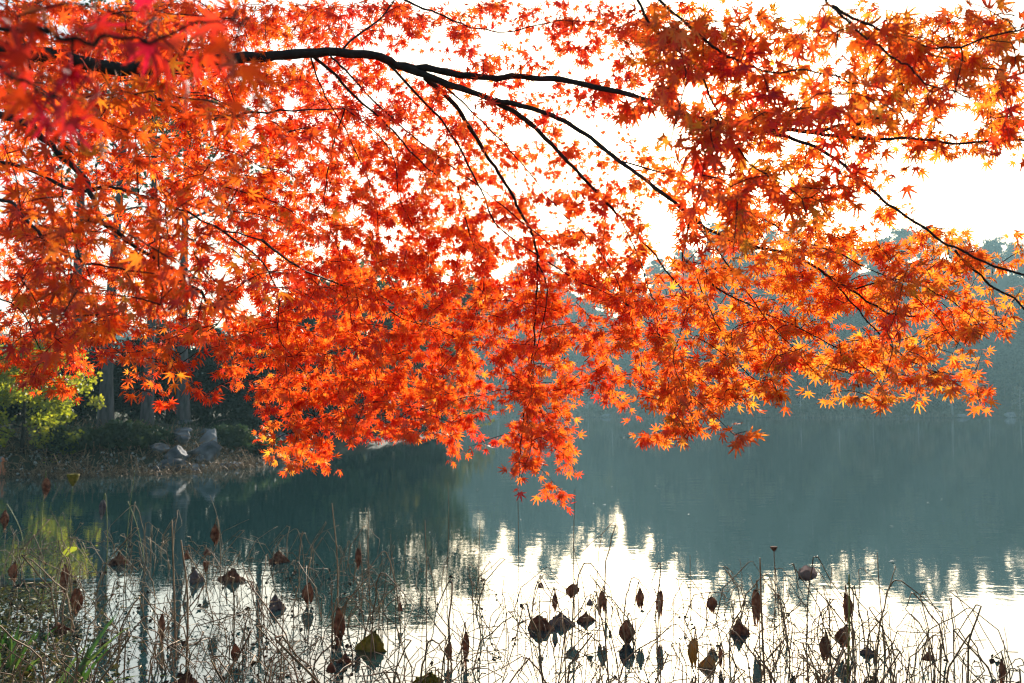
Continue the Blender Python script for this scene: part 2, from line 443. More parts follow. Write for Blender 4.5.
# ------------------------------------------------------------------ left bank: trees, shrubs, rocks, litter
def on_bank(px, d):
    x = (px - CX) / F * d; return (x, d, gz(x, d) - .05)
r3 = np.random.default_rng(21)
tall = [
    (107, 33.5, .23, 16, .02, 'tall grey-trunked tree on the left bank just right of the lime-green maple'),
    (148, 36, .20, 17, .01, 'slim tall tree on the left bank with a straight grey trunk behind the rocks'),
    (184, 39, .24, 16, -.02, 'tall dark-trunked tree on the left bank behind the boulders'),
    (78, 40, .34, 15, -.02, 'thick dark-trunked tree behind the lime-green maple on the left bank'),
    (262, 53, .22, 15, .02, 'tall thin-crowned tree on the left bank behind the pale bank grass'),
]
for px, d, rt, h, ln, lab in tall:
    tree('bank_tree', on_bank(px, d), lab, 'tree', 'tall trees on the left bank', M['grey_bark'], M['green_leaf'],
         h=h, rt=rt, limbs=11, clump_r=.85, per=46, leaf=.24, crown0=.55, spread=3.4, lean=(ln, 0), r=r3, per_limb=3)
broad = [
    (292, 50, .18, 6.2, (.05, 0), 'green_leaf', 'round green tree at the bend of the left bank'),
    (335, 56, .20, 9.0, (.02, 0), 'olive_leaf', 'olive-yellow tree on the left bank beyond the bend'),
    (372, 63, .22, 10.5, (.10, 0), 'green_leaf', 'broad green tree on the far end of the left bank'),
    (402, 70, .24, 10.5, (.38, 0), 'olive_leaf', 'yellow-green tree leaning out over the water from the tip of the left bank'),
    (418, 77, .20, 8.0, (.20, 0), 'green_leaf', 'small green tree on the very tip of the left bank'),
]
for px, d, rt, h, ln, lf, lab in broad:
    tree('bank_tree', on_bank(px, d), lab, 'tree', 'broad trees along the left bank', M['grey_bark'], M[lf],
         h=h, rt=rt, limbs=12, clump_r=1.25, per=70, leaf=.34, crown0=.10, spread=3.6, lean=ln, r=r3, per_limb=4)
shr = [(55, 36, 2.3), (95, 38.5, 2.8), (135, 39, 3.2), (168, 41, 3.9), (205, 42, 3.6), (240, 43, 3.2), (275, 46, 3.6), (15, 37, 2.3), (-30, 36, 4), (296, 46.5, 2.6), (320, 51, 2.8), (346, 54, 2.6), (370, 58, 3.0), (394, 63, 2.8), (412, 69, 2.6), (428, 75, 2.4)]
for i, (px, d, h) in enumerate(shr):
    root = empty('evergreen_shrub', on_bank(px, d), 0)
    tag(root, ('dense dark evergreen shrub in the row behind the rocks on the left bank' if px < 290 else 'low dark shrub under the broad trees toward the tip of the left bank'), 'shrub', 'dark evergreen shrubs on the left bank' if px < 290 else 'low shrubs under the broad trees')
    a, c = tree_parts(h=h, rt=.09, limbs=14, clump_r=.62, per=190, leaf=.20, crown0=.05, spread=1.35, r=r3, sides=5, per_limb=4)
    a.build('stem', M['grey_bark'], root); c.build('foliage', M['dark_leaf'], root, smooth=False)

# lime-green tree overhanging the bank at the left edge
root = empty('lime_green_maple', on_bank(24, 29.5)); tag(root, 'bright lime-green leafy small tree over the left bank at the left edge', 'tree')
a, c = tree_parts(h=3.5, rt=.06, limbs=17, clump_r=.40, per=520, leaf=.14, crown0=.03, spread=2.0, lean=(.05, 0), r=r3, sides=6, per_limb=5)
a.build('trunk', M['bark'], root); c.build('crown', M['lime_leaf'], root, smooth=False)

# low mounds of fern and grass between the rocks
mounds = [(128, 30.8, .95, .75, 'feathery grey-green fern clump on the bank left of the rocks'),
          (100, 30.5, .8, .5, 'low dark fern clump on the bank under the grey-trunked tree'),
          (150, 31.5, .8, .5, 'low green cushion plant just left of the stacked rocks'),
          (232, 34.5, 1.0, .7, 'low green cushion plant right of the jagged pale rock'),
          (258, 35.5, 1.2, .5, 'long low grassy mound at the right end of the rocks'),
          (72, 30, .9, .6, 'dark leafy clump under the lime-green tree on the bank')]
for px, d, w, h, lab in mounds:
    root = empty('fern_clump', on_bank(px, d)); tag(root, lab, 'fern')
    mb = MB()
    for k in range(70):
        az = r3.uniform(0, 6.28); L = r3.uniform(.5, 1) * w; e = r3.uniform(.3, 1.3) * h
        q = spline([(0, 0, 0), (math.cos(az) * L * .4, math.sin(az) * L * .4, e * .9), (math.cos(az) * L, math.sin(az) * L, e * .55)], 5)
        mb.tube(q, .006, 3, tint=.5)
        pp = np.repeat(q[2:], 6, 0) + r3.normal(size=((len(q) - 2) * 6, 3)) * .05
        leaf_faces(mb, pp, .13, np.full(len(pp), r3.uniform(.2, 1)), r=r3)
    mb.build('fronds', M['green_leaf'], root, smooth=False)

rocks = [(205, 437, 31.0, .62, .42, 'rock', 'large rounded grey boulder at the right of the stacked rocks on the bank'),
         (183, 434, 31.6, .50, .26, 'rock', 'flat grey slab rock on top of the pile left of the boulder'),
         (176, 443, 30.2, .45, .30, 'rock', 'dark squat rock at the lower left of the rock pile'),
         (192, 446, 29.8, .42, .22, 'rock', 'low flat rock in front of the stacked rocks by the reeds'),
         (168, 435, 32.0, .36, .20, 'rock', 'small pale-topped rock at the upper left of the rock pile'),
         (183, 427.5, 33.0, .34, .16, 'rock', 'small flat rock capping the back of the pile'),
         (231, 448, 31.5, .42, .16, 'rock', 'low flat stone at the waterline right of the boulder'),
         (211, 424, 33.5, .36, .42, 'pale_rock', 'pale jagged standing rock behind the boulder on the left bank')]
for i, (px, py, d, sx, sz, mt, lab) in enumerate(rocks):
    c = P(px, py, d)
    c[2] = gz(c[0], c[1]) + sz * .5 + .06 + (.28 if 'top of the pile' in lab or 'capping' in lab else 0)
    rock('bank_rock', c, sx, sx * .75, sz, lab, M[mt], seed=i, group='rocks on the left bank')

for k in range(16):
    px = 160 + k * 9.3 + r3.uniform(-3, 3); py = np.interp(px, [110, 200, 265, 320], [473, 470, 463, 452]) - r3.uniform(9, 26)
    if k == 0:
        stone = rock('bank_stone', (0, 0, 0), .34, .26, .22, 'small weathered stone in the loose row along the foot of the left bank', M['rock'], seed=55, group='small stones along the left bank'); o = stone
    else: o = stone.copy(); COL.objects.link(o)
    p = W(px, py, .45); o.location = (p[0], p[1], gz(p[0], p[1]) + .12); sc = r3.uniform(.6, 1.5)
    o.scale = (sc * r3.uniform(.8, 1.4), sc, sc * r3.uniform(.7, 1.3)); o.rotation_euler = (r3.uniform(-.4, .4), r3.uniform(-.4, .4), r3.uniform(0, 6.3))
# dead lotus and reed litter along the waterline of the bank (a mass nobody could count)
mb = MB(); mp = MB()
for k in range(3200):
    px = r3.uniform(-60, 300); y0 = np.interp(px, [-60, 20, 110, 200, 265, 320], [476, 474, 473, 470, 463, 452])
    p = W(px, y0 + r3.uniform(-9, 4)); p[2] = max(0, gz(p[0], p[1])) - .02
    L = abs(r3.normal(.25, .22)) + .08; az = r3.uniform(0, 6.28); el = r3.uniform(.1, 1.4)
    d = np.array([math.cos(az) * math.cos(el), math.sin(az) * math.cos(el), math.sin(el)]) * L
    q = [p, p + d * .6, p + d + np.array([0, 0, -.2 * L * r3.uniform(0, 2)])]
    mb.tube(spline(q, 2), r3.uniform(.006, .014), 3, cap=False)
tag(mb.build('reed_litter', M['stalk']), kind='stuff')
for k in range(300):
    px = r3.uniform(-40, 300); y0 = np.interp(px, [-60, 20, 110, 200, 265, 320], [476, 474, 473, 470, 463, 452])
    p = W(px, y0 + r3.uniform(-7, 3)); p[2] = max(0, gz(p[0], p[1])) + r3.uniform(.02, .2)
    leaf_faces(mp, p[None] + r3.normal(size=(3, 3)) * .05, r3.uniform(.05, .13), np.full(3, .5), r=r3)
tag(mp.build('dead_leaf_litter', M['pale_leaf'], smooth=False), kind='stuff')
# grass fringe on the bank
mb = MB()
for k in range(2600):
    px = r3.uniform(-60, 330); y0 = np.interp(px, [-60, 20, 110, 200, 265, 320], [476, 474, 473, 470, 463, 452])
    p = W(px, y0 - r3.uniform(4, 30)); p[2] = gz(p[0], p[1])
    L = r3.uniform(.15, .5); a = r3.normal(size=2) * .35
    w = nrm([r3.normal(), r3.normal(), 0]) * .012
    tip = p + np.array([a[0] * L, a[1] * L, L])
    mb.add([p - w, p + w, (p + tip) / 2 + w * .8, tip, (p + tip) / 2 - w * .8], [(0, 1, 2, 4), (4, 2, 3)], r3.uniform(0, .8))
tag(mb.build('bank_grass', M['green_leaf'], smooth=False), kind='stuff')

# small orange and white duck on the water, cut by the left edge
root = empty('duck', tuple(W(-5, 477))); tag(root, 'small orange and white duck on the water at the extreme left edge', 'duck')
def lathe(mb, prof, centre=(0, 0, 0), sides=14, axis='x', sy=1.0, sz=1.0, bend=None):
    V = []
    for (t, r_) in prof:
        for j in range(sides):
            a = 2 * math.pi * j / sides; V.append((t, r_ * math.cos(a) * sy, r_ * math.sin(a) * sz))
    V = np.array(V)
    if axis == 'z': V = V[:, [1, 2, 0]]
    if bend: V = np.array([bend(v) for v in V])
    V = V + np.array(centre); k = len(prof)
    f = [(i * sides + j, i * sides + (j + 1) % sides, (i + 1) * sides + (j + 1) % sides, (i + 1) * sides + j) for i in range(k - 1) for j in range(sides)]
    f += [tuple(range(sides - 1, -1, -1)), tuple((k - 1) * sides + j for j in range(sides))]
    mb.add(V, f)
duck_o = noisy('orange_feather', [(.3, (.50, .12, .04)), (.7, (.70, .28, .12))], 20, .7, .2)
duck_w = noisy('pink_white_feather', [(.3, (.60, .42, .40)), (.7, (.75, .66, .62))], 20, .7, .2)
duck_g = noisy('grey_feather', [(.3, (.12, .12, .12)), (.7, (.30, .29, .28))], 20, .7, .2)
mb = MB(); lathe(mb, [(-.30, .005), (-.26, .05), (-.16, .12), (0, .15), (.13, .13), (.20, .11), (.23, .14), (.22, .005)], (0, 0, .10), sz=.85, bend=lambda v: (v[0], v[1], v[2] + .35 * v[0] ** 2))
lathe(mb, [(.08, .075), (.18, .055), (.28, .05), (.33, .068), (.39, .07), (.44, .045), (.455, .004)], (.17, 0, .08), axis='z')
mb.build('body', duck_o, root)
mb = MB()
for s in (-1, 1): lathe(mb, [(-.24, .004), (-.14, .06), (.02, .085), (.12, .05), (.15, .004)], (-.02, s * .115, .17), sy=.45)
mb.build('wing', duck_w, root)
mb = MB(); lathe(mb, [(.29, .055), (.33, .076), (.37, .079), (.42, .06), (.46, .03), (.465, .004)], (.155, 0, .085), axis='z'); mb.build('crest', duck_g, root)
mb = MB(); lathe(mb, [(.05, .03), (.09, .024), (.13, .016), (.14, .004)], (.17, 0, .42), sz=.6); mb.build('bill', duck_o, root)

# ------------------------------------------------------------------ the maple: skeleton
# every limb is a run of (pixel x, pixel y, metres) turned into real points, thickness at both ends in millimetres
LIMBS = [
    # main limb, from the trunk outside the left edge
    ([(-230, 120, 3.3), (-120, 62, 3.3), (0, 50, 3.35), (60, 58, 3.4), (110, 68, 3.5), (150, 68, 3.5), (205, 61, 3.6), (260, 57, 3.7), (310, 53, 3.8), (370, 55, 3.9), (400, 65, 4.0), (440, 71, 4.0), (490, 78, 4.0), (540, 77, 4.0), (620, 92, 3.8), (700, 118, 3.5), (762, 130, 3.3), (800, 131, 3.2), (840, 127, 3.2), (880, 118, 3.1)], 40, 5),
    ([(400, 66, 4.0), (440, 81, 4.0), (490, 99, 4.0), (525, 120, 4.05), (560, 154, 4.1), (590, 185, 4.1), (620, 217, 4.1), (650, 250, 4.0), (690, 300, 3.8)], 20, 3),
    ([(495, 100, 4.0), (540, 111, 3.95), (580, 131, 3.85), (620, 161, 3.7), (660, 191, 3.55), (690, 215, 3.5), (720, 236, 3.4), (790, 255, 3.3), (820, 270, 3.3), (850, 290, 3.25), (880, 308, 3.2), (915, 316, 3.15)], 13, 3),
    ([(425, 78, 4.0), (455, 105, 4.2), (480, 145, 4.3), (500, 175, 4.4), (515, 200, 4.5), (532, 235, 4.5), (537, 262, 4.5), (536, 310, 4.5), (533, 350, 4.45), (525, 400, 4.4), (521, 450, 4.4), (519, 482, 4.4)], 13, 2),
    ([(310, 54, 3.8), (335, 75, 3.9), (355, 97, 4.0), (385, 122, 4.1), (410, 150, 4.2), (432, 172, 4.3), (458, 187, 4.4)], 11, 3),
    ([(385, 60, 3.95), (420, 98, 4.1), (450, 132, 4.3), (480, 187, 4.4), (500, 228, 4.5), (560, 270, 4.5), (600, 290, 4.4), (640, 312, 4.3), (685, 352, 4.2), (700, 385, 4.2)], 9, 2),
    ([(458, 187, 4.4), (470, 235, 4.5), (481, 262, 4.6), (483, 290, 4.7), (470, 330, 4.7), (450, 370, 4.7), (438, 395, 4.7)], 5, 2),
    ([(537, 262, 4.5), (547, 290, 4.4), (540, 335, 4.4), (532, 380, 4.3), (545, 420, 4.3), (556, 455, 4.3)], 6, 2),
    ([(340, 53, 3.85), (352, 40, 3.9), (380, 18, 4.0), (400, -10, 4.1)], 9, 4),
    ([(380, -18, 4.2), (410, 3, 4.2), (440, 14, 4.2), (470, 27, 4.2), (510, 32, 4.2), (560, 20, 4.2), (620, 25, 4.2)], 9, 3),
    ([(762, 130, 3.3), (784, 136, 3.2), (820, 150, 3.15), (850, 171, 3.1), (880, 196, 3.05), (915, 222, 3.0), (955, 250, 3.0), (1024, 276, 3.0), (1070, 290, 3.0)], 10, 5),
    ([(955, 250, 3.0), (985, 280, 3.0), (1024, 307, 2.95), (1060, 340, 2.9)], 6, 4),
    ([(800, 131, 3.2), (845, 137, 3.1), (900, 138, 3.05), (960, 143, 3.0), (1024, 140, 3.0), (1080, 150, 3.0)], 10, 4),
    ([(690, 215, 3.5), (683, 258, 3.5), (695, 274, 3.5), (710, 310, 3.45), (730, 350, 3.4), (750, 376, 3.4), (790, 405, 3.35)], 6, 2),
    ([(683, 258, 3.5), (720, 290, 3.4), (760, 310, 3.35), (830, 345, 3.3), (870, 372, 3.3), (890, 400, 3.3)], 6, 2),
    ([(822, 271, 3.3), (850, 300, 3.25), (880, 335, 3.2), (910, 360, 3.2), (935, 377, 3.15), (960, 395, 3.1)], 6, 2),
    ([(620, 217, 4.1), (640, 260, 3.9), (655, 310, 3.8), (668, 360, 3.7), (680, 410, 3.7), (690, 435, 3.7)], 5, 2),
    ([(850, 290, 3.25), (900, 280, 3.2), (950, 300, 3.1), (985, 330, 3.1)], 5, 2),
    ([(330, 55, 3.8), (350, 75, 4.0), (385, 112, 4.2), (430, 150, 4.3), (475, 184, 4.3), (540, 236, 4.3), (600, 282, 4.2), (660, 335, 4.1), (690, 370, 4.1)], 7, 2),
    ([(440, 82, 4.0), (470, 110, 4.1), (510, 150, 4.1), (555, 205, 4.1), (600, 250, 4.0), (625, 300, 4.0), (640, 350, 3.9)], 6, 2),
    ([(690, 215, 3.5), (730, 268, 3.3), (775, 330, 3.2), (830, 385, 3.2)], 5, 2),
    ([(620, 161, 3.7), (680, 178, 3.5), (740, 205, 3.3), (800, 240, 3.2), (860, 262, 3.1), (920, 300, 3.05), (960, 345, 3.0)], 6, 2),
    ([(310, 54, 3.8), (322, 90, 4.0), (350, 140, 4.3), (375, 200, 4.5), (382, 260, 4.6), (420, 330, 4.6)], 6, 2),
    ([(762, 130, 3.3), (720, 150, 3.2), (700, 190, 3.2), (705, 230, 3.2)], 4, 2),
    # limbs of the lower left
    ([(-230, 150, 3.3), (-80, 98, 2.9), (0, 115, 2.7), (30, 126, 2.6), (52, 145, 2.6), (85, 180, 2.6), (97, 212, 2.5), (120, 235, 2.5), (180, 275, 2.6), (207, 301, 2.7), (228, 312, 2.8)], 16, 4),
    ([(140, 70, 3.5), (145, 90, 3.3), (165, 102, 3.2), (190, 113, 3.2), (216, 118, 3.2), (255, 112, 3.4), (300, 110, 3.6), (345, 108, 3.8)], 12, 4),
    ([(-230, 180, 3.3), (-100, 175, 3.0), (0, 163, 2.9), (75, 190, 2.8), (110, 187, 2.8), (140, 195, 2.8), (170, 204, 2.9), (215, 226, 3.1), (262, 240, 3.4)], 11, 4),
    ([(-230, 190, 3.3), (-100, 190, 2.6), (0, 200, 2.3), (20, 213, 2.2), (50, 245, 2.1), (85, 262, 2.0), (130, 270, 2.0)], 10, 3),
    ([(-230, 200, 3.4), (-120, 260, 3.5), (-20, 290, 3.6), (20, 310, 3.6), (40, 350, 3.6), (50, 390, 3.6)], 8, 2),
    ([(215, 226, 3.1), (262, 262, 3.6), (278, 298, 4.0), (280, 340, 4.3), (306, 375, 4.6), (315, 420, 4.6)], 6, 2),
    ([(262, 240, 3.4), (300, 268, 3.9), (345, 286, 4.4), (372, 292, 4.6), (410, 309, 4.7), (500, 308, 4.7)], 8, 2),
    ([(372, 292, 4.6), (400, 318, 4.7), (430, 326, 4.7), (460, 342, 4.7), (480, 380, 4.7)], 5, 2),
    ([(345, 286, 4.4), (355, 330, 4.6), (375, 370, 4.7), (385, 420, 4.7)], 5, 2),
    ([(345, 108, 3.8), (330, 160, 4.1), (325, 210, 4.4), (340, 260, 4.6), (330, 320, 4.7)], 5, 2),
    ([(345, 108, 3.8), (390, 150, 4.3), (400, 200, 4.6), (420, 250, 4.7), (400, 300, 4.8)], 5, 2),
    ([(228, 312, 2.8), (210, 330, 3.3), (175, 360, 3.6), (150, 392, 3.7)], 4, 2),
    # limb passing above the frame, carrying the near sprays of the upper right
    ([(-230, 60, 3.3), (-60, -120, 2.9), (250, -140, 2.5), (500, -90, 2.3), (620, -30, 2.2), (700, 33, 2.2), (735, 60, 2.2), (770, 72, 2.2), (830, 74, 2.2), (880, 90, 2.2)], 9, 2.5),
    ([(500, -90, 2.3), (680, -60, 2.2), (800, -20, 2.1), (832, 6, 2.1), (870, 41, 2.1), (900, 61, 2.1), (928, 82, 2.1), (975, 100, 2.1)], 7, 2.5),
    ([(832, 6, 2.1), (862, 21, 2.15), (900, 38, 2.2), (945, 48, 2.2), (1000, 35, 2.2), (1060, 20, 2.2)], 6, 3),
    ([(620, -30, 2.2), (655, 30, 2.2), (690, 62, 2.25), (720, 115, 2.25), (745, 160, 2.2), (790, 190, 2.2), (830, 205, 2.2)], 6, 2),
    ([(690, 62, 2.25), (680, 105, 2.3), (672, 150, 2.3), (700, 195, 2.3)], 4, 2),
    # very near sprays at the upper left
    ([(-60, -120, 2.9), (-260, -90, 1.6), (-120, 10, 1.0), (20, 27, .98), (62, 36, .95), (100, 40, .95), (150, 40, .95), (206, 22, .95), (250, 15, .95)], 7, 2),
    ([(-120, 10, 1.0), (-20, 60, 1.0), (30, 85, 1.0), (60, 110, 1.05)], 4, 2),
]
trunk_base = np.array([-2.35, 2.95, 0]); trunk_base[2] = gz(trunk_base[0], trunk_base[1])
ROOT_DIR = P(-230, 120, 3.3)
mr = np.random.default_rng(77)
maple = empty('japanese_maple', tuple(trunk_base)); tag(maple, 'japanese maple with fiery red-orange leaves spreading from the upper left over the lake', 'tree')
tb = MB()
fork = P(-230, 120, 3.3)
tp = spline([trunk_base + (0, 0, -.15), trunk_base + (.02, .03, .5), trunk_base + (-.03, .08, 1.2), fork + (-.12, .03, -.5), fork + (-.02, 0, .0), fork + (.0, 0, .35)], 6)
tb.tube(tp, np.interp(np.linspace(0, 1, len(tp)), [0, .12, .5, .85, 1], [.21, .15, .125, .10, .05]), 14)
tb.build('trunk', M['bark'], maple, loc=None).matrix_parent_inverse = Matrix.Translation(-Vector(trunk_base))

NP, NR, NB = [], [], []            # skeleton nodes: place, thickness, limb
bmesh_of = [MB() for _ in LIMBS]
for bi, (pts, r0, r1) in enumerate(LIMBS):
    w = np.array([P(*p) for p in pts])
    if pts[0][0] == -230: w[0] = fork + (0, 0, (-.3, -.1, .1, .2, .3)[bi % 5])
    s = spline(w, 7)
    k = len(s); j = mr.normal(size=(k, 3)) * .0022; j[1:] = (j[1:] + j[:-1]) * .7; j[0] = 0
    s = s + j * np.linspace(.6, 1.6, k)[:, None]
    rad = (np.linspace(0, 1, k) ** .8 * (r1 - r0) + r0) * (.8 if r0 > 12 else .62) / 1000 * mr.uniform(.92, 1.1, k)
    bmesh_of[bi].tube(s, rad, 8 if r0 > 8 else 6)
    # denser nodes
    for a in range(k - 1):
        for t in (0, .5):
            NP.append(s[a] * (1 - t) + s[a + 1] * t); NR.append(rad[a]); NB.append(bi)
    NP.append(s[-1]); NR.append(rad[-1]); NB.append(bi)

# ------------------------------------------------------------------ the maple: where the sprays of leaves hang
G1 = ["9999999877655555555555" "4443344454", "9999999877543334444555" "4443344444", "8888888877665433335555" "4444454444",
      "8888888877776666543345" "4444444443", "6555666777777774344323" "3333323445", "6444566788888874344433" "3444322111",
      "6544555788888887776544" "5665542010", "7765545688999998888745" "7788887533", "8877655689999999888866" "7787777654",
      "8888766789999999999987" "7778877764", "8888777899999999999888" "8887777762", "5653332689999996985578" "7887666630",
      "0320121169998863981488" "7632342130", "0000000038887762880167" "5100000000", "0000000026300021770000" "0000000000",
      "0000000000000000330000" "0000000000"]
G2 = {0: '55555444200', 1: '55555544310', 2: "44444332210", 3: "55555443321", 4: "44455554432", 5: "44555555432", 6: "55555555432", 7: "66666554332", 8: "66666554332", 9: "66655443221", 10: "44443322110"}
G3 = {0: "3665322454354", 1: "4777532345554", 2: "2588854555443", 3: "1477876544443", 4: "0257764322233", 5: "0046775431121", 6: "0035654210000", 7: "0012322000000"}
G4 = {0: "5555566320", 1: "5555444321", 2: "5443333210", 3: "3322111000"}
def zone_depth(px, py):
    t = np.clip((px - 560) / 130, 0, 1); d = 4.7 + (3.35 - 4.7) * t
    if px > 480 and px < 600 and py > 330: d = 4.4
    if px < 230 and py > 320: d = 3.8
    if py < 120 and 330 < px < 650: d = 4.4
    return d
TIPS = []      # (pixel x, pixel y, depth, tint, leaf scale, number of leaves)
def sow(grid_rows, col0, depth_f, tint_f, K, per, spread):
    for row, line in grid_rows:
        for c, ch in enumerate(line):
            dn = int(ch)
            if dn == 0: continue
            d0 = depth_f((col0 + c) * 32 + 16, row * 32 + 16)
            sz = .056 * F / d0
            need = K * (dn / 9.0) ** 1.22 * 1024 / (.36 * sz * sz) / per
            k = int(need) + (mr.uniform() < need - int(need))
            for _ in range(k):
                px = (col0 + c) * 32 + mr.uniform(0, 32); py = row * 32 + mr.uniform(0, 32)
                d = max(.6, depth_f(px, py) + mr.normal() * spread)
                TIPS.append((px, py, d, tint_f(px, py), per))
def tint1(px, py):
    t = .54
    if px > 600: t = .54 + .17 * min(1, (px - 600) / 120)
    if py < 130 and 300 < px < 650: t = .42
    if px < 250: t = .54
    return t + mr.normal() * .09
def tint2(px, py): return .54 + mr.normal() * .12
def tint3(px, py): return .56 + mr.normal() * .16
def tint4(px, py): return (.08 if mr.uniform() < .5 and px > 70 else .36) + mr.normal() * .08  # crimson near leaves, tint lowered further to put their shade into the colour
sow(list(enumerate(G1)), 0, lambda x, y: zone_depth(x, y) + .22, tint1, 7.6, 10, .38)
sow(list(G2.items()), 0, lambda x, y: 2.15, tint2, 4.6, 8, .22)
sow(list(G3.items()), 19, lambda x, y: 2.25, tint3, 7.2, 8, .18)
sow(list(G4.items()), 0, lambda x, y: 1.0, tint4, 4.6, 4, .12)

# leaf outline: seven pointed lobes round the stalk end
lob_a = np.radians([-128, -78, -38, 0, 38, 78, 128]); lob_l = np.array([.42, .74, .93, 1.0, .93, .74, .42])
ov = []
for i, (a, L) in enumerate(zip(lob_a, lob_l)):
    if i > 0:
        am = (lob_a[i - 1] + a) / 2; ov.append((math.sin(am) * .27, math.cos(am) * .27))
    hw = .155 if L > .5 else .2
    for da, f in ((-hw, .52), (-.075, .78), (0, 1.0), (.075, .78), (hw, .52)):
        ov.append((math.sin(a + da) * L * f, math.cos(a + da) * L * f))
ov.append((0, -.06))
ov = np.array(ov); NO = len(ov)
LT = np.zeros((NO + 1 + 4, 3)); LT[1:NO + 1, :2] = ov
# stalk as a thin strip behind the blade
LT[NO + 1:] = [(-.016, -.0, 0), (.016, 0, 0), (.012, -.85, 0), (-.012, -.85, 0)]
tri = [(0, i + 1, (i + 1) % NO + 1) for i in range(NO)] + [(NO + 1, NO + 2, NO + 3), (NO + 1, NO + 3, NO + 4)]
tri = np.array(tri)
LR = np.hypot(LT[:, 0], LT[:, 1])

leaves = {bi: [] for bi in range(len(LIMBS))}       # (blade centre, tip direction, normal, size, curl, fold, tint)
NPa = np.array(NP); NBa = list(NB)
cap = len(NPa) + len(TIPS) * 7
buf = np.zeros((cap, 3)); buf[:len(NPa)] = NPa; cnt = len(NPa)
age = [0] * cnt
tips = []
for (px, py, d, t, per) in TIPS:
    if math.hypot(px - 690, py - 92) < 9: continue
    if py > 395: py -= 9
    tips.append((P(px, py, d), t, per))
D0 = np.array([np.min(((NPa - q[0]) ** 2).sum(1)) for q in tips])
sunv = np.array(sd)
GAP_R = ray(690, 92) / np.linalg.norm(ray(690, 92))
for idx in np.argsort(D0):
    tgt, t0, per = tips[idx]
    dd = ((buf[:cnt] - tgt) ** 2).sum(1)
    # prefer to grow from above
    dd = dd * (1 + .6 * (buf[:cnt, 2] < tgt[2] - .02))
    k = int(np.argmin(dd)); src = buf[k]; bi = NBa[k]
    v = tgt - src; L = np.linalg.norm(v)
    if L < .03: v = nrm(mr.normal(size=3)) * .06; L = .06; tgt = src + v
    mid = src + v * .5 + mr.normal(size=3) * .07 * L + np.array([0, 0, .10 * L])
    q = spline([src, mid, tgt], 3)
    bmesh_of[bi].tube(q, np.linspace(.0024 if L > .25 else .0017, .0009, len(q)), 4, cap=False)
    for a in range(2, len(q)):
        if cnt < cap: buf[cnt] = q[a]; NBa.append(bi); cnt += 1
    vd = v / L
    sc = (1.0 if per > 3 else 1.0)
    npairs = max(1, per // 2)
    lt = t0
    for pr in range(npairs):
        u = 1 - min(.85, pr * mr.uniform(.035, .05) / max(L, .05)); base = src + v * u
        f = u * (len(q) - 1); i0 = min(int(f), len(q) - 2); base = q[i0] + (q[i0 + 1] - q[i0]) * (f - i0)
        side = nrm(np.cross(vd, mr.normal(size=3) * .5 + np.array([0, 0, 1])))
        for sgn in (-1, 1):
            ax = nrm(vd * .35 + side * sgn * mr.uniform(.4, 1.0) + np.array([0, 0, -.55]) + mr.normal(size=3) * .35)
            nm = sunv * mr.choice([1, 1, 1, .6]) + np.array([0, 0, .35]) + mr.normal(size=3) * .55
            nm = nrm(nm - ax * (nm @ ax))
            s = mr.triangular(.017, .034, .043)
            c = base + ax * s * .85
            w = c - np.array([0, 0, CAM_H]); w = w / np.linalg.norm(w)
            if np.linalg.norm(w - GAP_R) < .0085 + .8 * s / np.linalg.norm(c - (0, 0, CAM_H)) * .5: continue
            leaves[bi].append((c, ax, nm, s, mr.normal(.14, .30), mr.normal(.15, .22), np.clip(lt + mr.normal() * .09, 0, 1)))

for bi in range(len(LIMBS)):
    pts = LIMBS[bi][0]
    br = bmesh_of[bi].build('branch', M['bark'], maple); br.matrix_parent_inverse = Matrix.Translation(-Vector(trunk_base))
    Lv = leaves[bi]
    if not Lv: continue
    k = len(Lv)
    c, ax, nm = (np.array([q[i] for q in Lv]) for i in range(3))
    s, cu, fo, tn = (np.array([q[i] for q in Lv]) for i in range(3, 7))
    bx = np.cross(ax, nm)
    z = -cu[:, None] * LR[None] ** 2 - fo[:, None] * np.abs(LT[None, :, 0])
    z[:, NO + 1:] = 0
    V = c[:, None] + s[:, None, None] * (LT[None, :, 0:1] * bx[:, None] + LT[None, :, 1:2] * ax[:, None] + z[:, :, None] * nm[:, None])
    V = V.reshape(-1, 3).astype(np.float32); nv = len(LT)
    T = (tri[None] + (np.arange(k) * nv)[:, None, None]).reshape(-1, 3).astype(np.int32)
    me = bpy.data.meshes.new('foliage')
    me.vertices.add(len(V)); me.vertices.foreach_set('co', V.ravel())
    me.loops.add(T.size); me.loops.foreach_set('vertex_index', T.ravel())
    me.polygons.add(len(T)); me.polygons.foreach_set('loop_start', np.arange(0, T.size, 3, dtype=np.int32))
    me.update(calc_edges=True)
    a = me.attributes.new('tint', 'FLOAT', 'POINT'); a.data.foreach_set('value', np.repeat(tn, nv).astype(np.float32))
    me.materials.append(M['maple'])
    fo_ = bpy.data.objects.new('foliage', me); COL.objects.link(fo_); fo_.parent = br
print('leaves', sum(len(x) for x in leaves.values()), 'twigs', len(tips))

